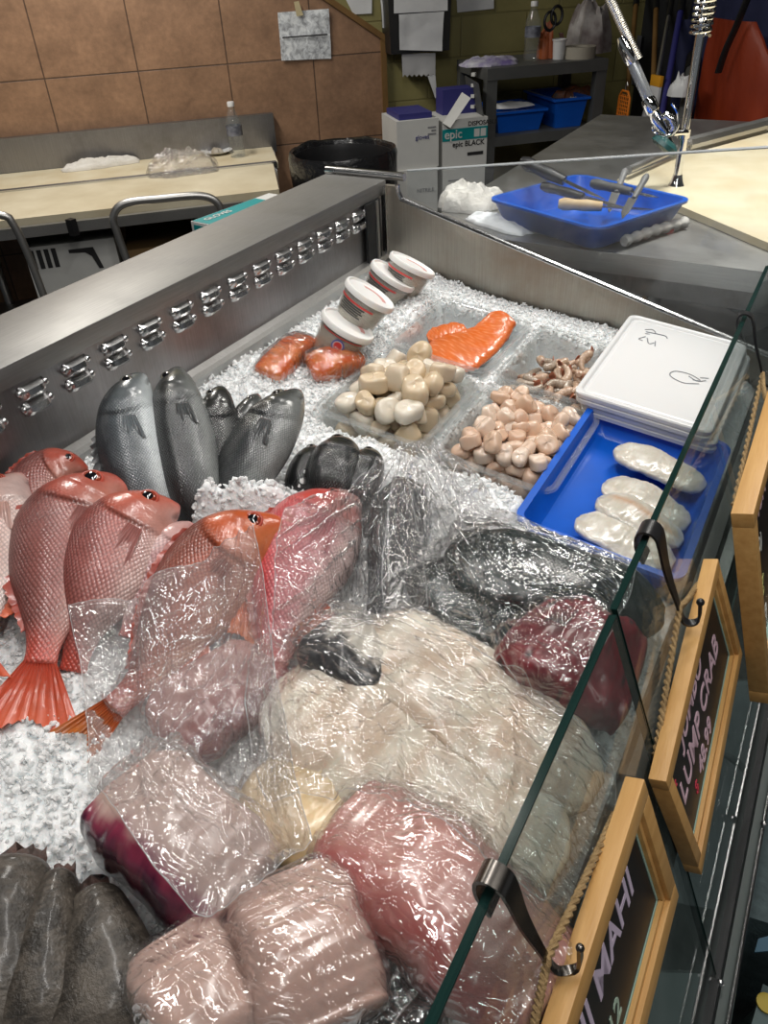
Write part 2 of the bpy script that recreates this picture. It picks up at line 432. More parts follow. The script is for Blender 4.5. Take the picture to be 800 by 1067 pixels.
# ================================================================== room shell
q = MB(); q.box((-1, 2, -.05), (14, 14, .1)); structure(q.build('floor', K['floorm'], smooth=False))
q = MB(); q.box((-1, 2, 3.05), (14, 14, .1)); structure(q.build('ceiling', K['ceil'], smooth=False))
uA, zA = wallp(340, 2); uB, zB = wallp(396, 40)
mTL = (zA-zB)/(uA-uB)
uvwall('wall_left', [(-3.6, 0), (uB, 0), (uB, zB), (uB-(3-zB)/-mTL, 3.0), (-3.6, 3.0)], 0., .03, tile_mat())
uvwall('wall_back', [(-3.6, 0), (4.0, 0), (4.0, 3.0), (-3.6, 3.0)], -.031, .06, block_mat())
q = MB()
q.loft([[W(2.95, v, z) for v, z in ((-.03, 0), (4., 0), (4., 3), (-.03, 3))], [W(3.03, v, z) for v, z in ((-.03, 0), (4., 0), (4., 3), (-.03, 3))]]); structure(q.build('wall_right', K['blackwall'], smooth=False))
# wooden trims that close the tiled panel
q = MB(); d = np.array([1, mTL])/math.hypot(1, mTL); nn = np.array([-d[1], d[0]])
a0 = np.array([uB+.03, zB+.03*mTL]); a1 = a0-d*1.6; w = .028
q.loft([[W(*(p[0], v, p[1])) for p in (a0, a1, a1+nn*w, a0+nn*w)] for v in (-.03, .016)]); structure(q.build('trim_1', K['trimwood'], smooth=False))
q = MB(); q.loft([[W(u, v, z) for u, z in ((uB, .0), (uB+.03, .0), (uB+.03, zB), (uB, zB-.0))] for v in (-.03, .012)]); structure(q.build('trim_2', K['trimwood'], smooth=False))

# ================================================================== things on the walls
def sheet(name, px, label, cat, m, v=.004, parent=None, wav=.006, group=None, curl=.0, jag=False, th=.0012):
    """paper on the wall from four pixel corners (tl, tr, br, bl)"""
    c = [np.array(wallp(*p, v)) for p in px]; n = 14; V = []
    for layer in (0, 1):
        for i in range(n+1):
            for j in range(n+1):
                s, t = j/n, i/n
                p = (c[0]*(1-s)+c[1]*s)*(1-t)+(c[3]*(1-s)+c[2]*s)*t
                if jag and i == n: p = p+np.array([0, .006*((j % 2)*2-1)])
                off = v+wav*(fbm(p[0]*9+1, p[1]*9, 5, 3)+.6)+curl*t*t
                V.append(W(p[0], off+(th if layer else 0), p[1]))
    k = (n+1)**2; f = []
    for i in range(n):
        for j in range(n):
            a = i*(n+1)+j; f += [(a, a+1, a+n+2, a+n+1), (k+a, k+a+n+1, k+a+n+2, k+a+1)]
    e = [j for j in range(n)]; 
    def side(i0, i1): f.append((i0, i1, k+i1, k+i0))
    for j in range(n): side(j, j+1); side(n*(n+1)+j, n*(n+1)+j+1); side(j*(n+1), (j+1)*(n+1)); side(j*(n+1)+n, (j+1)*(n+1)+n)
    q = MB(); q.add(V, f); return q.build(name, m, parent, label=label, cat=cat, group=group)
def photo_paper():
    t = NT('printed_photo'); v = t.coord('UV'); vo = t.coord('Object', (8, 8, 8))
    n1 = t.noise(vo, 3.5, 6, .65, .8)
    b = t.bsdf(Roughness=.4); t.link(t.ramp(n1, [(.35, (.30, .31, .33)), (.5, (.62, .65, .68)), (.62, (.85, .88, .9))]), b.inputs['Base Color']); return t.done(b)
nt = thing('wall_note', 'wrinkled printed sheet taped to the brown tiled wall', 'paper', W(*(lambda a: (a[0], .004, a[1]))(wallp(317, 62))))
sheet('sheet', [(289, 13), (342, 9), (345, 61), (293, 63)], None, None, photo_paper(), .006, nt, .008)
sheet('printed_line', [(294, 38.5), (341, 35), (341, 36.5), (294, 40)], None, None, K['ink'], .0185, nt, .004)
sheet('tape', [(306, 2), (311, 1), (316, 16), (309, 17)], None, None, simple('masking_tape', (.55, .47, .28), .6), .018, nt, .004)
sheet('pinned_paper', [(345, -30), (388, -34), (387, 14), (368, 15)], 'white framed paper on the green wall above the slanted wood trim', 'paper', K['paper'], -.026, wav=.004)
disp = thing('towel_dispenser', 'dark paper towel dispenser on the green wall with white towels hanging out', 'dispenser', W(*(lambda a: (a[0], -.03, a[1]))(wallp(438, 50))))
c0 = np.array(wallp(404, -20, .1)); c1 = np.array(wallp(465, 52, .1))
q = MB(); q.loft([[W(u, v, z) for u, z in ((c0[0], c1[1]), (c1[0]+.01, c1[1]), (c1[0]+.03, c0[1]+.25), (c0[0]-.02, c0[1]+.25))] for v in (-.03, .12)]); q.build('casing', K['black'], disp, smooth=False)
sheet('towel_sheet', [(410, -30), (466, -32), (466, 11), (410, 14)], None, None, K['paper'], .128, disp, .004)
sheet('towel_sheet', [(415, 15), (462, 12), (460, 53), (416, 52)], None, None, K['paper'], .126, disp, .01)
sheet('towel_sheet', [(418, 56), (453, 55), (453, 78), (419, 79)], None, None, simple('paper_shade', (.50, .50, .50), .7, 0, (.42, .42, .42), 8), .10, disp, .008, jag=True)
sheet('torn_strip', [(445, 79), (453, 77), (455, 102), (453, 102)], None, None, K['paper'], .10, disp, .006)
sheet('pinned_paper', [(474, -30), (514, -32), (514, 9), (476, 13)], 'white notice with a grey printed box high on the green wall', 'paper', K['paper'], -.022, wav=.005)
sheet('pinned_paper', [(396, 0), (406, -2), (406, 29), (398, 29)], 'narrow white paper strip hanging left of the towel dispenser', 'paper', K['paper'], .0, wav=.01)

# ================================================================== back counter
CZ = .85
ctr = thing('prep_counter', 'long steel prep counter with cream cutting boards along the tiled wall', 'counter', W(-1.0, .5, 0))
uE = .66
def slabw(u0, u1, v0, v1, z0, z1, name, m, parent, bev=.004, du0=0., du1=0.):
    q = MB(); q.loft([[W(u0, v0, z), W(u1+du0, v0, z), W(u1+du1, v1, z), W(u0, v1, z)] for z in (z0, z1)]); return q.build(name, m, parent, smooth=False)
slabw(-2.6, uE-.02, .49, 1.02, CZ-.03, CZ, 'cutting_board', K['cream'], ctr, du0=-.06, du1=-.12)
slabw(-2.6, uE-.02, .06, .455, CZ-.03, CZ, 'cutting_board', K['cream2'], ctr, du1=-.03)
slabw(-2.6, uE-.06, .455, .49, CZ-.03, CZ+.008, 'divider_strip', K['steel_bright'], ctr)
slabw(-2.6, uE, .035, 1.05, CZ-.075, CZ-.03, 'steel_bench', K['steel'], ctr, du1=-.14)
slabw(-2.6, uE+.01, .01, .055, CZ-.03, CZ+.165, 'backsplash', K['steel_wall'], ctr)
slabw(uE-.06, uE+.012, .055, .21, CZ-.03, CZ+.165, 'backsplash_return', K['steel_bright'], ctr) if False else None
q = MB(); q.box(W(-.41, 1.06, CZ-.05), (.035, .03, .07), None); q.build('clamp', K['black'], ctr)
for u in (-2.4, -.95, .40):
    for v in (.15, .95):
        q = MB(); q.tube([W(u, v, 0), W(u, v, CZ-.075)], .022, 12); q.build('leg', K['steel'], ctr)
slabw(-2.5, .40, .12, .97, .17, .20, 'undershelf', K['steel'], ctr)
def bottle(px, py, z, h, label, group=None, base=None):
    P = atz(px, py, z) if base is None else base
    r = h*.155; t = thing('water_bottle', label, 'bottle', P, group); M = Matrix.Translation(Vector(P))
    prof = [(0, .001), (r*.85, 0), (r, .03*h), (r, .12*h), (r*.93, .15*h), (r, .18*h), (r*.94, .25*h), (r, .3*h), (r, .6*h), (r*.92, .68*h), (r*.55, .82*h), (r*.4, .88*h), (r*.4, .93*h)]
    q = MB(); q.lathe(prof, M, 24); q.build('body', K['bottle'], t)
    q = MB(); q.lathe([(r*1.015, .40*h), (r*1.02, .41*h), (r*1.02, .57*h), (r*1.015, .58*h)], M, 24); q.build('wrap_label', simple('bottle_label', (.02, .025, .05), .4, 0, (.25, .26, .3), 30), t)
    q = MB(); q.lathe([(r*.46, .915*h), (r*.46, .985*h), (r*.4, h), (0, h)], M, 20); q.build('cap', K['white'], t)
    return t
bottle(248, 163, CZ, .265, 'clear water bottle with a dark label on the cream counter by the tiled wall')
def crumple(name, px, z, sx, sy, sz, label, cat, m, ang=0., seed=1, n=40, pw=1., base=None, fold=0.):
    """a heap of cloth or film lying on a surface"""
    P = atz(*px, z) if base is None else np.array(base); q = MB(); R = []
    for i in range(n//2+1):
        ph = math.pi/2*(1-i/(n//2)); ring = []
        for j in range(n):
            a = 2*math.pi*j/n; r0 = math.cos(ph)**.8 if ph < math.pi/2 else 0
            k = 1+.32*float(fbm(math.cos(a)*2.2+seed, math.sin(a)*2.2, seed, 3))
            x, y = sx*r0*k*math.cos(a), sy*r0*k*math.sin(a)
            hz = sz*math.sin(ph)**pw*(1+.55*float(fbm(x/sx*3+seed*3, y/sy*3, seed+4, 4)))+fold*abs(float(fbm(x/sx*5, y/sy*5+seed, seed+9, 3)))*math.sin(ph)
            ring.append((P[0]+x*math.cos(ang)-y*math.sin(ang), P[1]+x*math.sin(ang)+y*math.cos(ang), P[2]+max(0.001, hz)))
        R.append(ring)
    q.loft(R[::-1], True); return q.build(name, m, label=label, cat=cat)
crumple('hand_towel', (104, 174), CZ, .20, .05, .035, 'soiled white towel lying on the back counter below the tiles', 'towel', K['towel'], math.radians(45+8), 3, fold=.02)
crumple('plastic_bag', (190, 180), CZ, .18, .10, .08, 'crumpled clear plastic bag lying on the cream back counter', 'bag', K['baglet'], math.radians(45), 5, 56, fold=.06)
pl = thing('plate', 'small white plate of scraps between the bag and bottle on the counter', 'plate', atz(226, 160, CZ))
q = MB(); q.lathe([(0, .002), (.05, .002), (.085, .016), (.088, .018), (.05, .007), (0, .007)], Matrix.Translation(Vector(atz(226, 160, CZ))), 30); q.build('dish', K['white'], pl)
crumple('scraps', (226, 159), CZ+.007, .035, .03, .022, None, None, simple('oyster_scraps', (.25, .2, .14), .6, 0, (.45, .42, .36), 40), .3, 8, 24); bpy.data.objects['scraps'].parent = pl; bpy.data.objects['scraps'].location -= pl.location

# cartons under the counter
def boxw(u0, u1, v0, v1, z0, z1, t, m, name='carton'):
    q = MB(); q.loft([[W(u0, v0, z), W(u1, v0, z), W(u1, v1, z), W(u0, v1, z)] for z in (z0, z1)]); return q.build(name, m, t, smooth=False)
t = thing('carton', 'white carton with black print stored under the back counter', 'box', W(-.4, .75, .2))
boxw(-.66, -.26, .5, .93, .201, .70, t, K['cardw'])
text_mesh('888-888-8888', .055, 'printed_number', K['ink'], t, W(-.60, .932, .36), UD, (0, 0, 1), font_bold=True)
q = MB(); q.loft([[W(u, v, z) for u, z in ((-.54, .435), (-.40, .435), (-.385, .45), (-.40, .465), (-.54, .465), (-.555, .45))] for v in (.928, .933)]); q.build('hand_hole', K['ink'], t, smooth=False)
q = MB(); q.loft([[W(u, v, z) for u, z in ((-.47, .67), (-.36, .67), (-.335, .57), (-.355, .57), (-.375, .63), (-.40, .65), (-.47, .655))] for v in (.928, .933)]); q.build('printed_mark', K['ink'], t, smooth=False)
for i in range(4):
    q = MB(); q.loft([[W(u, v, z) for u, z in ((-.64+i*.032, .60), (-.62+i*.032, .60), (-.62+i*.032, .685), (-.64+i*.032, .685))] for v in (.928, .933)]); q.build('printed_bar', K['ink'], t, smooth=False)
t = thing('carton', 'brown cardboard carton under the counter behind the cart handle', 'box', W(0, .7, .2))
boxw(-.22, .10, .45, .88, .201, .62, t, K['card'])
t = thing('carton', 'shorter brown carton at the right end under the counter', 'box', W(.25, .7, .2))
boxw(.12, .37, .40, .86, .201, .66, t, K['card'])

# ================================================================== two tubular carts between counter and case
def cart(px, v, label):
    pts = [np.array(wallp(*p, v)) for p in px]
    base = W(float(np.mean([p[0] for p in pts])), v, 0)
    t = thing('hand_cart', label, 'cart', base, 'tubular carts behind the counter')
    P = spline([W(p[0], v, p[1]) for p in pts], 60)
    P = np.vstack([W(pts[0][0]+.0, v, .16), P, W(pts[-1][0], v, .16)])
    q = MB(); q.tube(P, .016, 12); q.build('handle', K['steel'], t)
    u0, u1 = sorted((pts[0][0], pts[-1][0])); q = MB(); q.loft([[W(u0-.02, v-.22, z), W(u1+.02, v-.22, z), W(u1+.02, v+.02, z), W(u0-.02, v+.02, z)] for z in (.13, .16)]); q.build('platform', K['grey'], t, smooth=False)
    for u in (u0+.03, u1-.03):
        for vv in (v-.17, v-.05):
            q = MB(); M = frame(W(u, vv, .06), nrm(ND), np.array([0, 0, 1.]), nrm(UD)); q.lathe([(.0, -.016), (.055, -.016), (.06, -.01), (.06, .01), (.055, .016), (0, .016)], M, 20); q.build('wheel', K['black'], t)
cart([(133, 273), (123, 245), (118, 226), (130, 212), (168, 207), (208, 204), (226, 211), (233, 228)], 1.3, 'tubular steel cart handle bent over in front of the brown cartons')
cart([(-110, 300), (-118, 250), (-110, 228), (-60, 222), (0, 224), (14, 234), (30, 267), (46, 309)], 1.3, 'tubular steel cart handle at the left edge before the white carton')

# ================================================================== trash can with its black liner
cc = atz(357, 158, .95)
t = thing('trash_can', 'round black trash can lined with a black bag at the counter end', 'trash can', (cc[0], cc[1], 0))
M = Matrix.Translation((cc[0], cc[1], 0))
q = MB(); q.lathe([(0, 0), (.205, 0), (.215, .03), (.243, .91), (.247, .94), (.235, .94), (.228, .91), (.195, .04), (0, .04)], M, 40); q.build('body', K['black'], t)
q = MB(); R = []
for i, (r, z) in enumerate([(.16, .3), (.21, .67), (.231, .91), (.243, .958), (.255, .966), (.263, .94), (.261, .87), (.253, .78), (.248, .73)]):
    R.append([(cc[0]+math.cos(a)*(r+(.016*fbm(a*3, z*9, 3, 3) if i > 5 else .004*fbm(a*6, z*9, 3, 3))), cc[1]+math.sin(a)*(r+(.012*fbm(a*3, z*9, 3, 3) if i > 5 else 0)), z+(.012*float(fbm(a*2.5+9, i*.3, 6, 3)) if i > 2 else 0)+(.04*float(fbm(a*2, 2.2, 8, 3)) if i == 8 else 0)) for a in np.arange(90)*2*math.pi/90])
q.loft(R, False); q.build('bin_liner', K['blackbag'], t)

# ================================================================== cartons by the green wall
def stack_box(px0, px1, ptop, pbot, v, depth, label, extra=None, flaps=False):
    u0, z1 = wallp(px0, ptop, v); u1, _ = wallp(px1, ptop, v); _, z0 = wallp(px0, pbot, v)
    t = thing('carton', label, 'box', W((u0+u1)/2, v-depth/2, z0)); boxw(u0, u1, v-depth, v, z0, z1, t, K['cardw'])
    return t, u0, u1, z0, z1
t1, u0, u1, z0, z1 = stack_box(461, 508, 126, 177, .62, .28, 'white glove carton with a teal band on its front, top of its stack')
h = z1-z0
q = MB(); q.loft([[W(u, v, z) for u, z in ((u0, z1-.42*h), (u1, z1-.42*h), (u1, z1-.18*h), (u0, z1-.18*h))] for v in (.615, .6225)]); q.build('teal_band', K['teal'], t1, smooth=False)
text_mesh('epic', .06, 'lettering', K['cardw'], t1, W(u0+.01, .624, z1-.37*h), UD, (0, 0, 1), font_bold=True)
text_mesh('epic BLACK', .036, 'lettering', K['ink'], t1, W(u0+.055, .6215, z1-.55*h), UD, (0, 0, 1), font_bold=True)
text_mesh('DISPOSABLE', .03, 'lettering', K['ink'], t1, W(u0+.14, .6215, z1-.15*h), UD, (0, 0, 1), font_bold=True)
q = MB(); q.loft([[W(u, v, z) for u, z in ((u1-.11, z1-.76*h), (u1-.02, z1-.76*h), (u1-.02, z1-.69*h), (u1-.11, z1-.69*h))] for v in (.615, .6215)]); q.build('printed_bar', K['ink'], t1, smooth=False)
for k in range(2):
    a = u1-.075+k*.036
    q = MB(); q.loft([[W(u, v, z) for u, z in ((a, z1-.38*h), (a+.03, z1-.38*h), (a+.03, z1-.22*h), (a, z1-.22*h))] for v in (.615, .6235)]); q.build('printed_square', K['cardw'], t1, smooth=False)
def flap(t, u, v, z, du, dz, wv, wz, m):
    q = MB(); p0 = W(u, v, z); e = W(u+du, v+wv, z+dz)-p0; g = UD*wz*.5+np.array([0, 0, wz]); o = np.array([0, 0, .004])
    q.loft([[p0+k*o, p0+e+k*o, p0+e+g+k*o, p0+g+k*o] for k in (0, 1)]); return q.build('flap', m, t, smooth=False)
q = MB(); a = W(u0+.0, .62, z1-.03); q.loft([[W(u0, .62+o, z1-.01), W(u0+.03, .65+o, z1-.03), W(u0+.135, .66+o, z1+.10), W(u0+.10, .63+o, z1+.125)] for o in (0, .005)]); q.build('flap', K['cardw'], t1, smooth=False)
q = MB(); q.loft([[W(u1-.02, .60, z1), W(u1+.0, .35, z1), W(u1-.03, .35, z1+.16), W(u1-.045, .58, z1+.15)], [W(u1-.015, .60, z1), W(u1+.005, .35, z1), W(u1-.025, .35, z1+.16), W(u1-.04, .58, z1+.15)]]); q.build('flap', K['grey'], t1, smooth=False)
zlow = z0
t2 = thing('carton', 'white carton below the teal banded one', 'box', W((u0+u1)/2, .48, .0)); boxw(u0+.0, u1-.01, .34, .63, .0, z0-.001, t2, K['cardw'])
for k in range(4):
    q = MB(); zz = z0-.06-k*.045; q.loft([[W(u, v, z) for u, z in ((u0+.03, zz), (u0+.13+.03*(k % 2), zz), (u0+.13+.03*(k % 2), zz+.006), (u0+.03, zz+.006))] for v in (.627, .6315)]); q.build('printed_line', K['greypap'], t2, smooth=False)
t3, a0, a1, b0, b1 = stack_box(413, 457, 127, 178, .62, .28, 'white carton with fine print between the trash can and banded carton')
text_mesh('gloves', .03, 'lettering', K['navy'], t3, W(a0+.10, .6215, b0+.14), UD, (0, 0, 1))
for k in range(3):
    q = MB(); zz = b1-.045-k*.016; q.loft([[W(u, v, z) for u, z in ((a1-.06+.02*(k == 1), zz), (a1-.015, zz), (a1-.015, zz+.008), (a1-.06+.02*(k == 1), zz+.008))] for v in (.615, .6215)]); q.build('printed_line', K['greypap'], t3, smooth=False)
t4 = thing('carton', 'white carton at the bottom of the stack beside the trash can', 'box', W((a0+a1)/2, .48, 0)); boxw(a0, a1-.01, .34, .63, .0, b0-.001, t4, K['cardw'])
text_mesh('NITRILE', .028, 'lettering', K['greypap'], t4, W(a0+.1, .6315, b0-.12), UD, (0, 0, 1))
t5 = thing('glove_box', 'navy glove box lying flat on the plain white carton', 'box', W((a0+a1)/2, .48, b1)); boxw(a0+.02, a1-.03, .37, .60, b1+.001, b1+.028, t5, K['navy'])
n0, nz1 = wallp(456, 92, .40); n1, _ = wallp(491, 90, .40)
t6 = thing('glove_box', 'navy glove box standing upright inside the open banded carton', 'box', W((n0+n1)/2, .42, z1)); boxw(n0, n1, .37, .48, z1+.0005, nz1, t6, K['navy'])
for k in range(4):
    q = MB(); zz = z1+.03+k*.05; q.box(W(n1-.02, .482, zz), (.02, .02, .016)); q.build('pictogram', K['cardw'], t6)

# ================================================================== grey utility shelf and what lies on it
SV = .52
su0, sz = wallp(508, 72, SV); su1, _ = wallp(634, 63, SV); _, sm = wallp(516, 143, SV)
shelf = thing('utility_shelf', 'dark grey plastic utility shelf against the green wall', 'shelf', W((su0+su1)/2, .27, 0))
slabw(su0, su1, .06, SV, sz-.055, sz, 'shelf_top', K['grey'], shelf)
slabw(su0+.01, su1-.01, .06, SV-.005, sm-.05, sm, 'shelf_board', K['grey'], shelf)
slabw(su0+.01, su1-.01, .06, SV-.005, .25, .30, 'shelf_board', K['grey'], shelf)
for u in (su0+.03, su1-.03):
    for v in (.09, SV-.03):
        q = MB(); q.loft([[W(u+a, v+b, z) for a, b in ((-.03, -.025), (.03, -.025), (.03, .025), (-.03, .025))] for z in (0, sz-.02)]); q.build('post', K['grey'], shelf, smooth=False)
ub, _ = wallp(551, 58, .3)
bottle(0, 0, sz, .27, 'clear water bottle standing on top of the grey shelf', base=W(ub, .33, sz))
def shelfitem(px, z, v, sx, sy, sz_, name, label, cat, m, seed, group=None):
    u, _ = wallp(px[0], px[1], v)
    o = crumple(name, None, 0, sx, sy, sz_, label, cat, m, math.radians(45), seed, 24, base=W(u, v, z), fold=.02); return o
shelfitem((512, 62), sz, .36, .16, .10, .03, 'paper_pile', 'loose white and purple papers at the left end of the shelf top', 'papers', simple('mixed_paper', (.60, .60, .64), .7, 0, (.16, .12, .30), 14), 11)
shelfitem((568, 55), sz, .3, .05, .05, .14, 'gloves', 'orange rubber glove bundle right of the shelf bottle', 'glove', simple('dull_orange', (.40, .10, .03), .5), 12)
shelfitem((612, 40), sz, .2, .12, .12, .22, 'crumpled_paper', 'crumpled pale paper heap at the right end of the shelf top', 'papers', simple('pale_waste', (.50, .48, .46), .7, 0, (.10, .06, .06), 8), 13)
u, _ = wallp(580, 58, .36)
t = thing('cup', 'small white cup in front of the orange gloves on the shelf', 'cup', W(u, .38, sz)); q = MB(); q.lathe([(0, 0), (.03, 0), (.036, .09), (.033, .09), (.027, .004), (0, .004)], Matrix.Translation(Vector(W(u, .38, sz))), 20); q.build('cup_body', K['white'], t)
q = MB(); q.lathe([(.036, .085), (.039, .088), (.039, .094), (.036, .095)], Matrix.Translation(Vector(W(u, .38, sz))), 20); q.build('rim', K['white'], t)
u, _ = wallp(600, 56, .36)
t = thing('tape_roll', 'beige roll of tape at the front right of the shelf top', 'tape', W(u, .40, sz)); q = MB(); q.lathe([(.045, 0), (.085, 0), (.085, .055), (.045, .055), (.045, 0)], Matrix.Translation(Vector(W(u, .40, sz))), 30); q.build('tape_winding', simple('beige_tape', (.36, .33, .27), .5), t)
t = thing('scissors', 'black handled scissors leaning on the waste paper on the shelf', 'scissors', W(wallp(580, 35, .3)[0], .32, sz))
for k, (px, py) in enumerate(((573, 22), (580, 16))):
    a, z = wallp(px, py, .33); q = MB(); q.tube([W(a+.032*math.cos(g), .33, z+.042*math.sin(g)) for g in np.linspace(0, 2*math.pi, 22)], .008, 8); q.build('handle', K['black'], t)
a, z = wallp(584, 34, .33); q = MB(); q.loft([[W(a-.012, v, z), W(a+.012, v, z), W(a+.05, v, sz+.01), W(a+.04, v, sz)] for v in (.328, .334)]); q.build('blade', K['steel_bright'], t, smooth=False)
def tub(u0, u1, v0, v1, z0, z1, label, m=None, name='storage_tub'):
    t = thing(name, label, 'tub', W((u0+u1)/2, (v0+v1)/2, z0)); q = MB(); w = .006
    def rg(e, z): return [W(u0-e, v0-e, z), W(u1+e, v0-e, z), W(u1+e, v1+e, z), W(u0-e, v1+e, z)]
    q.loft([rg(-.02, z0), rg(0, z1-.012), rg(.014, z1-.012), rg(.014, z1), rg(-w, z1), rg(-.02-w, z0+w)], True); q.build('tub_body', m or K['bluep'], t, smooth=False); return t
um, _ = wallp(568, 110, SV-.1)
tub(su0+.09, um-.02, .12, SV-.06, sm+.001, sm+.11, 'blue plastic tub on the left of the middle shelf')
tub(um+.03, su1-.08, .10, SV-.04, sm+.001, sm+.15, 'deeper blue plastic tub on the right of the middle shelf')
crumple('paper_sheet', None, 0, .14, .07, .02, 'white papers lying across the left blue tub', 'papers', K['paper'], math.radians(45), 21, 24, base=W(su0+.22, .34, sm+.112))
crumple('tool_heap', None, 0, .12, .08, .05, 'jumble of small orange and grey tools in the right blue tub', 'tools', simple('tool_mix', (.35, .10, .03), .5, 0, (.06, .06, .06), 30), math.radians(45), 22, 24, base=W(um+.25, .27, sm+.12))
crumple('white_rag', None, 0, .04, .03, .04, 'small white rag at the front of the right blue tub', 'rag', K['towel'], 0, 23, 20, base=W(um+.17, SV-.12, sm+.10))

# ================================================================== dark corner: aprons, tools, mesh basket
def hang(name, label, cat, px, u, m, thick=.06, seed=2, wav=.03):
    """cloth hanging on the dark side wall, outline in pixels (clockwise from top left)"""
    pts = [np.array((lambda P: ((P-WO)@ND, P[2]))(plane(*p, WO+UD*u, UD))) for p in px]; n = len(pts)//2
    Lf = spline([pts[i] for i in (range(0, n))], 26); Rt = spline([pts[-1-i] for i in range(0, n)], 26); G = []
    for a, b in zip(Lf, Rt):
        row = []
        for s in np.linspace(0, 1, 30):
            p = a*(1-s)+b*s; off = wav*float(fbm(p[0]*9+seed, p[1]*1.6, seed, 3))+thick*math.sin(math.pi*s)**.5*.5
            row.append(W(u-.03-off, p[0], p[1]))
        G.append(row)
    q = MB(); back = [[g+UD*.01 for g in row] for row in G]
    rings = [list(G[i])+list(back[i][::-1]) for i in range(len(G))]
    q.loft(rings, True); return q, G
apr = thing('rubber_apron', 'orange rubber bib apron hanging in the dark corner by the sprayer pole', 'apron', W(2.2, 1.9, 0))
q, G = hang('apron', '', '', [(748, 18), (738, 60), (728, 110), (722, 150), (712, 200), (840, 200), (830, 150), (820, 110), (808, 60), (795, 22)], 2.8, None); q.build('bib', K['orange'], apr)
q = MB(); q.tube(spline([plane(782, -10, WO+UD*2.68, UD), plane(768, 25, WO+UD*2.68, UD), plane(756, 52, WO+UD*2.67, UD), plane(748, 76, WO+UD*2.67, UD)], 20), .02, 8, flat=.3); q.build('strap', K['black'], apr)
q = MB(); P = spline([plane(724, 47, WO+UD*2.7, UD), plane(760, 60, WO+UD*2.7, UD), plane(815, 58, WO+UD*2.7, UD)], 16); 
apr2 = thing('rubber_coat', 'navy work coat hanging behind the orange apron', 'coat', W(2.6, 1.6, 0))
q, G = hang('coat', '', '', [(738, -40), (722, 20), (716, 60), (712, 100), (716, 140), (800, 140), (806, 100), (810, 60), (815, 20), (800, -40)], 2.93, None, thick=.03, seed=4); q.build('coat_body', K['navycloth'], apr2)
q = MB(); q.tube([plane(718, 20, WO+UD*2.86, UD), plane(712, 70, WO+UD*2.86, UD), plane(708, 110, WO+UD*2.86, UD)], .05, 10); q.build('sleeve', K['navycloth'], apr2)
for k, (x0, y0, x1, y1, r, m, lab) in enumerate([
        (664, -10, 648, 150, .014, 'trimwood', 'wooden tool handle leaning in the dark corner beside the shelf'),
        (700, 0, 672, 150, .012, 'steel', 'thin steel rod leaning behind the sprayer hose'),
        (712, -5, 684, 150, .016, 'navy', 'dark blue broom handle leaning behind the sprayer'),
        (684, -5, 678, 150, .014, 'trimwood', 'tan broom handle leaning at the centre of the dark corner'),
        (722, 60, 706, 160, .028, 'grey', 'grey plastic pipe standing behind the steel sprayer pole')]):
    t = thing('broom_stick', lab, 'pole', W(2.7, .3, 0)); A = plane(x0, y0, WO+UD*2.85, UD); B = plane(x1, y1, WO+UD*2.5, UD)
    e = (B-A)/np.linalg.norm(B-A); g = B+e*(B[2]/-e[2] if e[2] < 0 else .3)
    q = MB(); q.tube([A, B, g], r, 10); q.build('shaft', K[m], t)
    q = MB(); q.tube([A-e*.01, A+e*.10], r*1.25, 10); q.build('grip', K['black'], t)
pb = plane(649, 114, WO+UD*2.55, UD); vb = (pb-WO)@ND
bas = thing('mesh_basket', 'small orange plastic mesh basket hanging beside the grey shelf', 'basket', pb)
q = MB(); 
def bk(v, z): return W(2.55, vb+v, pb[2]+z)
out = [(-.045, -.08), (.045, -.08), (.055, -.06), (.055, .06), (.03, .09), (-.03, .09), (-.055, .06), (-.055, -.06)]
q.tube([bk(*p) for p in out+[out[0]]], .006, 8)
for k in range(6): q.tube([bk(-.045+k*.018, -.08), bk(-.045+k*.018, .075)], .0028, 6)
for k in range(8): q.tube([bk(-.053, -.07+k*.019), bk(.053, -.07+k*.019)], .0028, 6)
q.build('mesh', K['orplast'], bas); q = MB(); q.tube([bk(0, .085), bk(.0, .12), bk(.01, .135), bk(.02, .12)], .004, 8); q.build('hook', K['steel'], bas)
pp = plane(683, 92, WO+UD*2.6, UD)
t = thing('note_pad', 'yellow and white pad of paper in the dark corner behind the sprayer', 'paper', pp)
M = frame(pp, ND, np.array([0, 0, 1.]), -UD); q = MB(); q.box((0, .035, 0), (.09, .05, .02), M, .002); q.build('cover', simple('yellow_card', (.75, .35, .02), .5), t); q = MB(); q.box((0, -.035, 0), (.085, .09, .018), M, .002); q.build('page', K['paper'], t)
crumple('white_rag', None, 0, .05, .05, .09, 'crumpled white rag hung behind the steel sprayer pole', 'rag', K['paper'], 0, 31, 24, base=plane(707, 100, WO+UD*2.6, UD))
sheetp = plane(650, 50, WO+UD*2.9, UD)
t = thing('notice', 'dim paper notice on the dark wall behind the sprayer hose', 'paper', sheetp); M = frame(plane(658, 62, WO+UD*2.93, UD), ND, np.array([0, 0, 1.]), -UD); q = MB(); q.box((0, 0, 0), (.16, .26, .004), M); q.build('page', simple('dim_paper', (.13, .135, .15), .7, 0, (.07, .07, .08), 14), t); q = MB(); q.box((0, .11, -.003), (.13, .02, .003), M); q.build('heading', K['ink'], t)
crumple('grey_cloth', None, 0, .04, .04, .22, 'grey cloth hanging under the orange basket', 'cloth', K['greypap'], 0, 33, 24, base=plane(668, 160, WO+UD*2.4, UD))
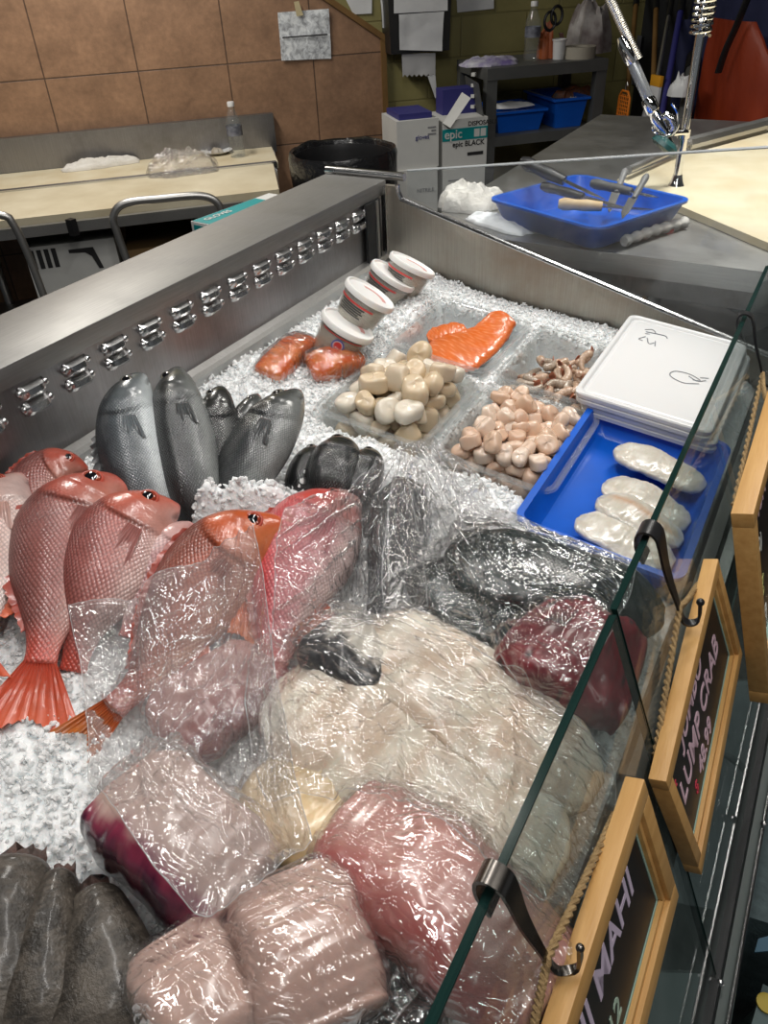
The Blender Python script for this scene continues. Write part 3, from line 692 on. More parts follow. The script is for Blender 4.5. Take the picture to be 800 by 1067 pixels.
# ================================================================== the display case
XW, XO = -1.06, -1.25; ZT, ZL = 1.247, 1.211; YN, YF = -.55, 1.85
case = thing('display_case', 'stainless steel refrigerated fish display case with a slanted glass front', 'display case', (-.5, .7, 0))
def boxab(q, a, b, bev=0., mi=0):
    a = np.array(a, float); b = np.array(b, float); return q.box((a+b)/2, tuple(np.abs(b-a)), None, bev, mi)
q = MB(); boxab(q, (XO, YN, ZL), (XW, YF+.02, ZT), .004); q.build('ledge', K['steel_top'], case)
q = MB(); boxab(q, (XW-.03, YN, .55), (XW-.006, YF, ZL)); q.build('back_panel', K['steel_wall'], case, smooth=False)
q = MB(); boxab(q, (XO+.03, YN, .0), (XO+.05, YF, ZL-.001)); q.build('rear_panel', K['steel'], case, smooth=False)
q = MB(); q.loft([[(XW-.006, y, 1.01), (XW+.016, y, icez(XW)-.03), (XW+.018, y, icez(XW)+.022), (XW+.012, y, icez(XW)+.03), (XW-.006, y, icez(XW)+.034)] for y in (YN, YF)]); q.build('bed_flange', K['steel'], case, smooth=False)
q = MB(); q.loft([[(XW, y, .84), (.0, y, .76), (.0, y, .74), (XW, y, .82)] for y in (YN, YF)]); q.build('ice_pan', K['steel'], case, smooth=False)
for k in range(17):                                       # punched air louvres, each a pair of raised tabs
    y = .31+.0965*k-.0005*k*k
    if y > 1.79: break
    q = MB()
    for zz, w in ((1.192, .026), (1.164, .027)):
        R = []
        for s in np.linspace(-1, 1, 13):
            e = .016*(1-abs(s)**5); h = .011
            R.append([(XW-.008, y+s*w, zz-h), (XW-.006+e*.55, y+s*w, zz-h), (XW-.006+e, y+s*w, zz-h*.3), (XW-.006+e*.8, y+s*w, zz+h*.5), (XW-.006, y+s*w, zz+h)])
        q.loft(R)
        for s in (-1, 1):
            bm = bmesh.new(); bmesh.ops.create_uvsphere(bm, u_segments=10, v_segments=6, radius=.0068); bmesh.ops.translate(bm, vec=(XW-.002, y+s*w*.98, zz+.002), verts=bm.verts); q.bm(bm)
    q.build('air_louvre', K['steel_bright'], case)
# end panel: higher at the staff side, falling to the front; a clear guard stands on it
def endz(x): return 1.206-.272*(x+1.022)
XP = -1.0
q = MB(); q.loft([[(-1.055, y, .55), (.10, y, .55), (.10, y, endz(.10)), (XP, y, endz(XP)), (XP-.014, y, endz(XP)+.012), (XP-.018, y, 1.237), (-1.055, y, 1.237)] for y in (YF, YF+.016)]); q.build('end_panel', K['steel_end'], case, smooth=False)
q = MB(); q.tube(spline([(XP-.018, YF+.006, 1.24), (XP-.017, YF+.006, endz(XP)+.022), (XP-.004, YF+.006, endz(XP)+.004), (XP+.03, YF+.006, endz(XP+.03)+.002), (-.5, YF+.006, endz(-.5)+.002), (.09, YF+.006, endz(.09)+.002)], 80), .007, 8); q.build('end_trim', K['steel_bright'], case)
q = MB(); boxab(q, (-1.053, YF-.012, .6), (-1.046, YF-.001, 1.238)); q.build('corner_strip', K['steel_bright'], case, smooth=False)
q = MB(); boxab(q, (-1.06, YF-.10, .6), (-1.052, YF-.03, ZL)); q.build('corner_channel', K['gasket'], case, smooth=False)
q = MB(); boxab(q, (XW-.004, YF-.055, .6), (XW+.012, YF-.045, ZL)); q.build('channel_lip', K['steel'], case, smooth=False)
q = MB(); q.tube([(XO-.005, YF+.035, ZT+.006), (XP-.012, YF+.035, ZT+.006)], .011, 12); q.build('ledge_rail', K['steel_bright'], case)
gz = lambda x: 1.272+(1.38-1.272)*(x+1.008)/(.85)
q = MB(); R = []
for y in (YF+.017, YF+.023): R.append([(XP+.005, y, endz(XP)+.01), (.09, y, endz(.09)+.004), (.09, y, gz(.09)), (XP+.005, y, gz(XP))])
q.loft(R); q.build('clear_guard', K['plexi'], case, smooth=False)
q = MB(); q.tube([(XP+.005, YF+.02, gz(XP)), (.09, YF+.02, gz(.09))], .0032, 6); q.build('guard_edge', K['plexedge'], case, label='bright polished top edge of the clear guard')
# slanted glass front in two panes
GP0 = np.array([-.097, .65, 1.147]); GN = nrm([1, 0, .37]); GD = nrm([.37, 0, -1]); GY = np.array([0, 1., 0])
def G(s, y, o=0.): return np.array([GP0[0], y, GP0[2]])+GD*s+GN*o
GL = .685
def pane(y0, y1, s0):
    th = .008; q = MB()
    V = [G(s, y, o) for o in (0, -th) for s, y in ((s0, y0), (s0, y1), (GL, y1), (GL, y0))]
    q.add(V, [(0, 1, 2, 3), (7, 6, 5, 4)], 0)
    p = q.build('glass_pane', K['glassm'], case, smooth=False)
    q = MB(); e = .0008
    for (a, b) in (((s0, y0), (s0, y1)), ((s0, y1), (GL, y1)), ((s0, y0), (GL, y0))):
        q.add([G(*a, 0), G(*b, 0), G(*b, -th), G(*a, -th)], [(0, 1, 2, 3)])
    q2 = MB(); bb = []
    for (a, b, da, db) in (((s0, y0), (s0, y1), (.0, 0), (0, 0)),):
        q2.loft([[G(a[0]-.0006, y, .0004), G(a[0]+.001, y, .0004), G(a[0]+.001, y, -th-.0004), G(a[0]-.0006, y, -th-.0004)] for y in (y0, y1)])
    for yy, sg in ((y0, -1), (y1, 1)):
        q2.loft([[G(s, yy+sg*.0004, .0004), G(s, yy-sg*.0008, .0004), G(s, yy-sg*.0008, -th-.0004), G(s, yy+sg*.0004, -th-.0004)] for s in (s0, GL)])
    q2.build('glass_edge', K['glassedge'], p, smooth=False, label='polished dark green edge of the glass')
    return p
pane(YN, .6475, .004); pane(.6525, YF+.01, 0.)
q = MB(); q.loft([[G(GL-.004, y, .006), G(GL+.012, y, .006), G(GL+.012, y, -.014), G(GL-.004, y, -.014)] for y in (YN, YF)]); q.build('glass_gasket', K['gasket'], case, smooth=False)
pB = G(GL, 0)
q = MB(); boxab(q, (pB[0]+.002, YN, pB[2]-.5), (pB[0]+.030, YF, pB[2]-.012), .004); q.build('front_rail', K['darkpanel'], case)
q = MB(); q.tube([(pB[0]+.026, .2, pB[2]-.006), (pB[0]+.026, YF, pB[2]-.006)], .0035, 8); q.build('rail_trim', K['steel_bright'], case)
for yy in (.645, .94):
    q = MB(); bm = bmesh.new(); bmesh.ops.create_uvsphere(bm, u_segments=12, v_segments=8, radius=.006); bmesh.ops.translate(bm, vec=(pB[0]+(.006 if yy < .9 else .026), yy, pB[2]+.001), verts=bm.verts); q.bm(bm); q.build('screw', K['steel_bright'], case)
q = MB(); boxab(q, (-.030, YN, .50), (-.021, YF, .82)); q.build('front_liner', K['steel_wall'], case, smooth=False)
q = MB(); boxab(q, (-.02, YN, .46), (pB[0]-.01, YF, .49)); q.build('bottom_duct', K['darkpanel'], case, smooth=False)
q = MB(); q.loft([[(-.054, y, .80), (-.020, y, .80), (-.022, y, .875), (-.026, y, .893), (-.046, y, .898), (-.054, y, .888)] for y in (YN, YF)]); q.build('front_lip', K['steel'], case, smooth=False)

# ================================================================== clutter on the customers' floor
pA = atz(772, 955, .40); t = thing('shopping_bag', 'blue-grey woven bag standing against the case front at the photo corner', 'bag', (.34, 1.0, 0))
mb = simple('woven_fabric', (.055, .085, .09), .7, 0, (.03, .05, .055), 60, .5, 200)
q = MB(); R = []
for k, z in enumerate(np.linspace(0, .40, 12)):
    e = .004*math.sin(k*1.3); R.append([(x+e*(1 if x > .3 else -1), y+e, z) for x, y in ((pA[0]+.006, pA[1]), (.50, pA[1]+.05), (.50, 1.45), (.182, 1.42))])
q.loft(R); q.build('bag_body', mb, t)
bq = [atz(*p, .403) for p in ((790, 978), (812, 972), (812, 990), (786, 992))]
q = MB(); q.loft([[(p[0], p[1], z) for p in bq] for z in (.399, .403)]); q.build('blue_patch', simple('blue_patch', (.02, .075, .12), .6), t, smooth=False)
q = MB(); q.tube(spline([(.2, 1.1, .40), (.2, 1.1, .47), (.26, 1.12, .52), (.34, 1.14, .47), (.34, 1.14, .40)], 30), .008, 8); q.build('handle', mb, t)
pC = atz(790, 1010, .34); t = thing('folded_tarp', 'grey-green folded sheet leaning at the lower right photo corner', 'tarp', (.25, .6, 0))
q = MB(); R = []
for s in np.linspace(0, 1, 14):
    w = .006*math.sin(s*9); R.append([(pC[0]+.01+w, pC[1]-.02-s*.02, .34*(1-s)), (.60, pC[1]-.05, .34*(1-s)), (.60, pC[1]-.40, .30*(1-s)), (pC[0]-.03+w, pC[1]-.40, .34*(1-s))])
q.loft(R); q.build('sheet', simple('tarp_green', (.075, .115, .115), .6, 0, (.05, .08, .08), 9, .2, 20), t)
pD = atz(799, 1045, .345); q = MB(); q.lathe([(0, 0), (.016, 0), (.016, .004), (0, .004)], Matrix.Translation(Vector((pD[0], pD[1], .341))), 16); q.build('yellow_tag', simple('yellow_tag', (.35, .26, .02), .5), t)

# ================================================================== framed signs and their hooks
def sign(name, label, y0, y1, s0a, s0b, hgt, o, tilt_o, lines, thick=.021, rail=.019, flip=1):
    """frame hanging outside the glass: near top corner (s0a, y0), far top corner (s0b, y1)"""
    a = G(s0a, y0, o); b = G(s0b, y1, o); ex = nrm(b-a); nrm_ = nrm(GN+np.array([0, 0, 0])+GD*tilt_o)
    ez = nrm(np.cross(nrm_, ex)); 
    if ez[2] < 0: ez = -ez
    nn = nrm(np.cross(ex, ez)); L = np.linalg.norm(b-a); M = frame(a, ex, ez, nn)
    t = thing(name, label, 'sign', a-ez*hgt+ex*L/2)
    def bar(x0, x1, z0, z1, nm):
        q = MB(); q.box(((x0+x1)/2, (z0+z1)/2, thick/2), (x1-x0, z1-z0, thick), M, .0015)
        zi = rail*.8
        return q.build(nm, K['wood'], t)
    bar(0, L, -rail, 0, 'top_rail'); bar(0, L, -hgt, -hgt+rail, 'bottom_rail'); bar(0, rail, -hgt+rail, -rail, 'side_rail'); bar(L-rail, L, -hgt+rail, -rail, 'side_rail')
    q = MB(); e = .007; r2 = rail+e                                      # inner step of the moulding
    for x0, x1, z0, z1 in ((rail, L-rail, -r2, -rail), (rail, L-rail, -hgt+rail, -hgt+r2), (rail, r2, -hgt+r2, -r2), (L-r2, L-rail, -hgt+r2, -r2)):
        q.box(((x0+x1)/2, (z0+z1)/2, thick*.36), (x1-x0, z1-z0, thick*.72), M, .001)
    q.build('inner_moulding', K['wood'], t)
    q = MB(); q.box((L/2, -hgt/2, .0065), (L-2*r2+.01, hgt-2*r2+.01, .005), M); q.build('chalkboard', simple('chalkboard_black', (.008, .0075, .008), .4, 0, (.016, .015, .015), 7), t, smooth=False)
    q = MB(); g = .0035
    for x0, x1, z0, z1 in ((r2, L-r2, -r2-g, -r2), (r2, L-r2, -hgt+r2, -hgt+r2+g), (r2, r2+g, -hgt+r2, -r2), (L-r2-g, L-r2, -hgt+r2, -r2)):
        q.box(((x0+x1)/2, (z0+z1)/2, thick*.25), (x1-x0, z1-z0, thick*.45), M)
    q.build('glazing_edge', simple('pale_green_glass', (.30, .46, .40), .2), t, smooth=False)
    for body, size, x, z, col, sh in lines:
        o_ = a+ex*x+ez*z+nn*.0093
        text_mesh(body, size, 'lettering', col, t, o_, ex, ez, .0004, shear=sh, font_bold=True)
    return t, a, ex, ez, nn, L
pk = simple('chalk_pink', (.72, .50, .58), .6); rd = simple('chalk_red', (.65, .05, .09), .6); wt = simple('chalk_white', (.66, .68, .64), .6); gr = simple('chalk_green', (.40, .52, .42), .6); yw = simple('chalk_yellow', (.55, .55, .18), .6)
lil = simple('chalk_lilac', (.62, .52, .66), .6)
S2 = sign('framed_sign', 'framed chalkboard sign reading LUMP CRAB hung on the middle hook', .598, .965, .205, .152, .208, .007, .0,
          [('JUMBO', .044, .09, -.068, pk, .2), ('LUMP CRAB', .050, .042, -.122, pk, .12), ('$', .026, .085, -.163, rd, .1), ('48.99', .038, .115, -.166, pk, .1), ('*', .04, .028, -.09, rd, 0)])
S1 = sign('framed_sign', 'nearest framed chalkboard sign, lettered MAHI MAHI, at the bottom edge', .185, .548, .150, .145, .20, .007, 0.,
          [('MAHI MAHI', .052, .025, -.090, lil, .1), ('Fresh', .036, .035, -.150, gr, .15), ('12', .036, .16, -.15, gr, .15)], rail=.024)
S3 = sign('framed_sign', 'farthest framed chalkboard sign, taller, cut off by the right photo edge', .985, 1.40, .088, .075, .375, .050, .07,
          [('SALMON', .046, .05, -.11, pk, .1), ('(WILD)', .036, .05, -.17, wt, .1), ('King', .05, .06, -.25, yw, .2), ('$32.99', .04, .05, -.32, wt, .1)], thick=.03, rail=.024)
def hook(y, o_sign, m, label, drop, w=.011, tx=0.045):
    t = thing('sign_hook', label, 'hook', G(0, y))
    p = [G(.034, y, -.0115), G(.012, y, -.016), G(-.007, y, -.012), G(-.013, y, -.002), G(-.006, y, .009), G(.008, y, .012), G(drop*.35, y+.002, .010), G(drop*.7, y+.006, .012), G(drop*.93, y+.011, .013), G(drop, y+.018, .020), G(drop*.98, y+.024, .029), G(drop*.82, y+.028, .034)]
    P = spline(p, 60); q = MB(); R = []
    for i in range(len(P)):
        T = nrm(P[min(i+1, 59)]-P[max(i-1, 0)]); B = GY-T*(GY@T); B = nrm(B); N = np.cross(T, B); h = w*(1.35 if i < 18 else 1.35-.85*min(1, (i-18)/22))
        R.append([P[i]+B*a*h+N*b*.0017 for a, b in ((-1, -1), (1, -1), (1, 1), (-1, 1))])
    q.loft(R); q.build('strap', m, t, smooth=True, angle=50)
    q = MB(); bm = bmesh.new(); bmesh.ops.create_uvsphere(bm, u_segments=10, v_segments=8, radius=w*.5); bmesh.ops.translate(bm, vec=P[-1], verts=bm.verts); q.bm(bm); q.build('tip', m, t)
    return P[-17]
h2 = hook(.80, .05, K['hookm'], 'black coated hook over the glass holding the LUMP CRAB sign', .152)
h1 = hook(.305, .05, K['gunm'], 'tarnished metal hook over the glass edge above the MAHI MAHI sign', .135, .008)
h3 = hook(1.535, .05, K['hookm'], 'thin black hook at the far end of the glass edge', .150, .006)
jute = simple('jute_twine', (.36, .24, .11), .9, 0, (.22, .14, .06), 90, .9, 160)
def twine(hp, S, label, sag):
    t_, a, ex, ez, nn, L = S; tw = thing('twine', label, 'twine', hp)
    for fx in (.04, L-.04):
        e = a+ex*fx-ez*.012-nn*.0025; P = spline([e-ez*.0, (np.array(hp)+e)/2+np.array([0, 0, -sag]), np.array(hp)+np.array([0, 0, .003])], 60)
        q = MB()
        for ph in (0, math.pi):
            pts = [p+.0022*(math.cos(i*1.1+ph)*nrm(GN)+math.sin(i*1.1+ph)*np.array([0, .3, .9])) for i, p in enumerate(P)]
            q.tube(pts, .0026, 6)
        q.build('strand', jute, tw)
twine(h2, S2, 'jute twine loop from the black hook to the LUMP CRAB sign', .004)
twine(h1, S1, 'jute twine loop of the MAHI MAHI sign near the bottom edge', .004)
twine(h3, S3, 'jute twine loop of the tall sign at the right photo edge', .004)

# ================================================================== cutting table behind the case
TZ = 1.10
tab_ = thing('cutting_table', 'stainless steel cutting table with a big cream board behind the case', 'table', (-.2, 2.8, 0))
q = MB(); q.prism([(-1.02, 1.955), (.6, 1.955), (.6, 3.3), (.1, 3.74), (-1.02, 3.74)], TZ-.052, TZ); q.build('table_top', K['steel'], tab_, smooth=False)
q = MB(); boxab(q, (-.98, 1.99, TZ-.11), (.55, 2.02, TZ-.05)); q.build('apron', K['steel_wall'], tab_, smooth=False)
for x, y in ((-.95, 2.0), (.55, 2.0), (-.95, 3.65), (.05, 3.65)):
    q = MB(); q.tube([(x, y, 0), (x, y, TZ-.05)], .022, 12); q.build('leg', K['steel'], tab_)
bp = [atz(643, 187, TZ+.02), atz(800, 253, TZ+.02), np.array([.5, 2.0, 0]), np.array([.5, 3.3, 0]), np.array([.05, 3.65, 0]), atz(800, 134, TZ+.02), atz(722, 155, TZ+.02)]
q = MB(); q.loft([[(p[0], p[1], z) for p in bp] for z in (TZ+.001, TZ+.02)]); q.build('cutting_board', K['cream2'], tab_, smooth=False)
e0 = atz(655, 177, TZ+.05); e1 = atz(716, 150, TZ+.05); e2 = atz(805, 127, TZ+.05); 
q = MB(); q.tube([e0, e1], .012, 8); q.tube([e1, e2], .022, 8); q.build('raised_rim', K['steel'], tab_)
# blue tray of knives
rim = [atz(*p, TZ+.075) for p in ((512, 208), (628, 240), (720, 206), (596, 179))]
ce = sum(rim)/4; ax = nrm((rim[1]-rim[0])+(rim[2]-rim[3])); ay = np.array([-ax[1], ax[0], 0]); hx = (np.linalg.norm(rim[1]-rim[0])+np.linalg.norm(rim[2]-rim[3]))/4; hy = (abs((rim[3]-rim[0])@ay)+abs((rim[2]-rim[1])@ay))/4
def rrect(hx, hy, r, n=6):
    o = []
    for cx, cy, a0 in ((hx-r, hy-r, 0), (-hx+r, hy-r, 90), (-hx+r, -hy+r, 180), (hx-r, -hy+r, 270)):
        for k in range(n+1): a = math.radians(a0+90*k/n); o.append((cx+r*math.cos(a), cy+r*math.sin(a)))
    return o
def pan_mesh(M, hx, hy, depth, r=.03, rim_w=.012, th=.003, draft=.012, lip=.006):
    """open rounded pan: its rim at local z=0, its bottom at -depth"""
    q = MB(); S = [(-draft, -depth, r), (-draft*.3, -depth*.3, r), (0, -lip*.2, r), (rim_w, 0, r+rim_w), (rim_w, -lip, r+rim_w), (rim_w-th, -lip, r+rim_w), (rim_w-th, -th, r+rim_w), (th*.2, -th*1.3, r), (-draft+th*0, -depth-th, r)]
    S = [(rim_w-th, -lip, r+rim_w), (rim_w, -lip, r+rim_w), (rim_w, 0, r+rim_w), (0, 0, r), (-draft*.3, -depth*.3, r), (-draft, -depth+.008, r), (-draft-.008, -depth, r)]
    inner = [(e, z) for e, z, _ in S]
    rings = [[M@Vector((x, y, z)) for x, y in rrect(hx+e, hy+e, max(.004, rr+0*e))] for e, z, rr in S]
    out = [(-draft-.008, -depth-th, r), (-draft+th, -depth+.006, r), (th, -th*2, r), (rim_w-th, -th, r+rim_w), (rim_w-th, -lip, r+rim_w)]
    rings += [[M@Vector((x, y, z)) for x, y in rrect(hx+e, hy+e, max(.004, rr))] for e, z, rr in out]
    n = len(rings[0]); v = [p for R in rings for p in R]; f = []
    for i in range(len(rings)-1):
        if i == 6: continue
        for j in range(n): k = (j+1) % n; f.append((i*n+j, i*n+k, (i+1)*n+k, (i+1)*n+j))
    f.append(tuple(6*n+j for j in range(n))); f.append(tuple(7*n+j for j in range(n))[::-1])
    q.add(v, f); return q
TM = frame(ce, ax, ay, (0, 0, 1))
kt = thing('knife_tray', 'blue plastic tray full of fillet knives on the cutting table', 'tray', (ce[0], ce[1], TZ))
pan_mesh(TM, hx-.012, hy-.012, .066, .03, .012, .003, .02).build('tray_body', K['bluep'], kt)
def tl(x, y, z): return np.array(TM@Vector((x, y, z-.06)))
def knife(label, hx0, bl, hl, hm, seed, hr=.013):
    """hx0: (butt, tip) positions in the tray's frame"""
    a, b = (np.array(tl(*p)) for p in hx0); d = nrm(b-a); t = thing('fillet_knife', label, 'knife', a)
    P = [a+d*hl*s for s in np.linspace(0, 1, 9)]; rr = [hr*k for k in (.75, 1.1, 1.05, .9, .95, 1.02, .95, .85, .8)]
    q = MB(); q.tube(P, rr, 10); q.build('handle', hm, t)
    s = nrm(np.cross(d, [0, 0, 1.])); a1 = a+d*hl; L = np.linalg.norm(b-a1); q = MB()
    q.loft([[a1+s*.014, a1-s*.010, a1-s*.010+np.array([0, 0, .002]), a1+s*.014+np.array([0, 0, .002])], [a1+d*L*.7+s*.012, a1+d*L*.7-s*.008, a1+d*L*.7-s*.008+np.array([0, 0, .001]), a1+d*L*.7+s*.012+np.array([0, 0, .001])], [b+s*.001, b-s*.001, b-s*.001+np.array([0, 0, .001]), b+s*.001+np.array([0, 0, .001])]]); q.build('blade', K['steel_bright'], t, smooth=False); return t
wh = simple('worn_wooden_handle', (.42, .27, .12), .6, 0, (.55, .42, .25), 20); ah = K['black']
knife('fillet knife with a wrapped tan wooden handle at the tray front', ((-.04, -.07, .052), (.16, .10, .04)), 0, .115, wh, 1, .015)
knife('big black handled knife poking out over the left tray rim', ((-.225, -.03, .125), (.02, .05, .05)), 0, .14, ah, 2, .017)
knife('black handled knife lying across the rear of the tray', ((-.06, .08, .075), (.13, .13, .06)), 0, .12, simple('grey_grip', (.06, .06, .06), .5), 3)
knife('black handled knife with a short grip in the tray middle', ((-.15, -.02, .07), (.10, .04, .045)), 0, .13, ah, 4)
knife('thin knife with a grey handle pointing up at the rear corner', ((.06, .16, .10), (.12, .0, .03)), 0, .10, simple('grey_grip2', (.12, .12, .12), .5), 5, .009)
knife('second thin grey handled knife beside the rear tray corner', ((-.02, .17, .10), (.06, .02, .03)), 0, .10, simple('grey_grip3', (.16, .16, .16), .5), 6, .009)
crumple('cloth_towel', (488, 214), TZ, .10, .09, .055, 'bunched white towel left of the knife tray on the cutting table', 'towel', K['towel'], .4, 41, 48, fold=.018)
crumple('cloth_towel', (524, 236), TZ, .13, .05, .02, 'flat white towel corner under the left end of the knife tray', 'towel', simple('bleached_cloth', (.80, .82, .84), .9, 0, (.7, .72, .74), 9, .5, 60), -.35, 43, 40, fold=.01)
a = atz(649, 258, TZ); b = atz(712, 238, TZ); q = MB(); P = spline([a+np.array([0, 0, .016]), (a+b)/2+np.array([.0, .006, .018]), b+np.array([0, 0, .016])], 24)
q.tube(P, [.013*(1+.2*math.sin(i*1.7)) for i in range(24)], 14); q.build('rolled_towel', K['towel'], label='rolled white towel along the right side of the knife tray', cat='towel')
rb = atz(695, 242, TZ); q = MB(); q.lathe([(0, 0), (.016, 0), (.017, .008), (.012, .014), (0, .014)], Matrix.Translation(Vector(rb)), 14); q.build('bottle_cap', simple('dull_red', (.35, .05, .05), .5), label='small red cap beside the rolled towel on the steel table', cat='cap')
# pre-rinse sprayer on its spring hose
sp = thing('rinse_sprayer', 'chrome pre-rinse sprayer with steel pole, spring and hanging spray hose', 'sprayer', (-.447, 2.576, TZ))
base = np.array([-.447, 2.576, TZ+.0]); top = aty(727, 38, 2.576)
q = MB(); q.tube([base, top+np.array([0, 0, .3])], .012, 14); q.lathe([(.0, 0), (.03, 0), (.03, .012), (.018, .03), (.013, .05)], Matrix.Translation(Vector(base)), 20); q.build('riser_pole', K['chrome'], sp)
q = MB(); tt = np.linspace(0, 1, 420); s0 = aty(729, 37, 2.576); s1 = s0+np.array([0, 0, .42]); pts = [s0+(s1-s0)*s+.026*(math.cos(s*2*math.pi*30)*np.array([1., 0, 0])+math.sin(s*2*math.pi*30)*np.array([0, 1., 0])) for s in tt]; q.tube(pts, .0048, 6); q.build('spring', K['chrome'], sp)
hp = [aty(*p, 2.5) for p in ((612, -70), (622, -30), (638, 5), (656, 44), (665, 62))]
q = MB(); Hc = spline(hp, 130); q.tube(Hc, [.0115*(1+.14*(i % 2)) for i in range(130)], 10); q.build('braided_hose', simple('braided_steel', (.55, .53, .48), .35, 1.), sp)
def cyl(pxs, rs, nm, m, y=2.5, seg=18):
    q = MB(); q.tube([aty(*p, y) for p in pxs], rs, seg); return q.build(nm, m, sp)
cyl([(648, 38), (651, 46), (657, 60), (659, 66)], [.015, .020, .020, .016], 'upper_ferrule', K['chrome'])
cyl([(658, 62), (660, 68), (676, 104), (677, 108)], [.013, .0155, .0155, .014], 'grip', simple('grey_grip_tube', (.42, .44, .46), .25, .6))
cyl([(674, 102), (676, 106), (680, 116), (682, 118)], [.017, .020, .020, .014], 'lower_ferrule', K['chrome'])
cyl([(681, 116), (684, 124), (690, 133), (694, 138)], [.015, .018, .016, .013], 'valve_body', K['chrome'])
cyl([(688, 124), (694, 120), (700, 124), (702, 132), (698, 140)], [.009, .011, .011, .010, .008], 'lever', K['chrome'])
q = MB(); g = spline([aty(*p, 2.49) for p in ((684, 122), (680, 132), (684, 140), (696, 141), (705, 134), (706, 118), (700, 108))], 40); q.tube(g, .004, 8); q.build('lever_loop', K['chrome'], sp)
cyl([(693, 136), (696, 146), (698, 152)], [.012, .011, .012], 'spray_neck', K['chrome'])
n0 = aty(694, 150, 2.5); M = frame(n0, nrm(np.cross([0, 1., 0], [-.5, -.3, -.8])), nrm(np.cross(nrm([-.5, -.3, -.8]), nrm(np.cross([0, 1., 0], [-.5, -.3, -.8])))), nrm([-.5, -.3, -.8]))
q = MB(); q.lathe([(0, -.012), (.025, -.012), (.042, .0), (.044, .012), (.03, .018), (0, .018)], M, 26); q.build('spray_face', simple('teal_rubber', (.012, .06, .06), .35), sp)
q = MB(); q.tube([aty(702, 139, 2.52), aty(716, 138, 2.56)], .007, 8); q.lathe([(.013, -.012), (.019, -.012), (.019, .012), (.013, .012)], Matrix.Translation(Vector(aty(712, 139, 2.576))), 16); q.build('pole_clip', K['chrome'], sp)
# ================================================================== crushed ice
BINS = dict(b1=(-.682, 1.235), b2=(-.425, 1.235), b3=(-.694, 1.562), b4=(-.432, 1.562))
BHX, BHY = .1215, .152
TRAY = (-.195, 1.186, .140, .222)
def bump2(x, y, px, py, r, h, hz=0.):
    c = ice(px, py, hz); return h*np.exp(-((x-c[0])**2+(y-c[1])**2)/r**2)
def icesurf(x, y):
    z = Z0-SL*x
    z = z+.014*fbm(x*7, y*7, 1, 3)+.007*fbm(x*28, y*28, 2, 3)
    for p in ((240, 512, .055, .03), (205, 525, .05, .025), (342, 522, .045, .07), (214, 513, .028, .085, .085), (250, 511, .034, .09, .09), (288, 513, .034, .085, .085), (168, 508, .022, .06, .07), (290, 525, .06, .025), (160, 478, .035, .05), (75, 470, .05, .02), (430, 325, .06, .03), (400, 335, .06, .025), (440, 275, .08, .03), (260, 405, .05, .01), (320, 395, .06, .012), (60, 850, .10, .02), (30, 760, .06, .012), (160, 900, .05, .012)):
        z = z+bump2(x, y, *p)
    def dip(z, x0, x1, y0, y1, to, soft=.03):
        d = np.maximum(np.maximum(x0-x, x-x1), np.maximum(y0-y, y-y1)); k = sst(soft, 0., d); return z*(1-k)+np.minimum(z, to)*k
    for cx, cy in BINS.values(): z = dip(z, cx-BHX+.012, cx+BHX-.012, cy-BHY+.012, cy+BHY-.012, icez(cx)-.075, .022)
    z = dip(z, TRAY[0]-TRAY[2]+.01, TRAY[0]+TRAY[2], TRAY[1]-TRAY[3]+.01, TRAY[1]+TRAY[3], icez(TRAY[0])-.045)
    z = dip(z, -.36, 0, 1.40, 1.84, icez(-.2)-.05)
    z = z-.02*sst(-.09, -.055, x)
    z = z-.012*sst(.9, .2, y)*0
    # hollows where the grey fillets of the near corner lie
    for p in ((30, 1000, .10, .02), (110, 1010, .09, .02)): z = z-bump2(x, y, *p)
    return z
def ice_mat():
    t = NT('crushed_ice'); v = t.coord('Object'); n1 = t.noise(v, 110, 5, .65); n2 = t.noise(v, 420, 3)
    vo = t.n('ShaderNodeTexVoronoi', feature='F1'); t.link(v, vo.inputs['Vector']); vo.inputs['Scale'].default_value = 130
    b = t.bsdf(Roughness=.16); b.inputs['IOR'].default_value = 1.31
    t.link(t.ramp(n1, [(.3, (.82, .85, .86)), (.6, (.93, .945, .95))]), b.inputs['Base Color'])
    b.inputs['Subsurface Weight'].default_value = .5; b.inputs['Subsurface Radius'].default_value = (.010, .012, .013); b.inputs['Subsurface Scale'].default_value = 1.1
    b.inputs['Coat Weight'].default_value = .45; b.inputs['Coat Roughness'].default_value = .06
    nb = t.bump(t.math('ADD', vo.outputs['Distance'], t.math('MULTIPLY', n2, .5)), .4, .006); t.link(nb, b.inputs['Normal']); t.link(nb, b.inputs['Coat Normal'])
    return t.done(b)
M_ICE = ice_mat()
x = np.arange(-1.052, -.056, .0045); y = np.arange(-.35, 1.845, .0045); X, Y = np.meshgrid(x, y)
Zs = icesurf(X, Y)
xr = X*.83+Y*.56+.006*fbm(X*40, Y*40, 31, 2); yr = Y*.83-X*.56+.006*fbm(X*40+9, Y*40, 32, 2)
grit = np.abs(fbm(xr*61, yr*61, 11, 3))*.009+vnoise(xr*187+yr*60, yr*187-xr*60, 12)*.004
Zs = Zs+grit-.006
q = MB(); nx, ny = len(x), len(y)
V = np.stack([X, Y, Zs], -1).reshape(-1, 3)
I = np.arange(nx*ny).reshape(ny, nx); Fq = np.stack([I[:-1, :-1], I[:-1, 1:], I[1:, 1:], I[1:, :-1]], -1).reshape(-1, 4)
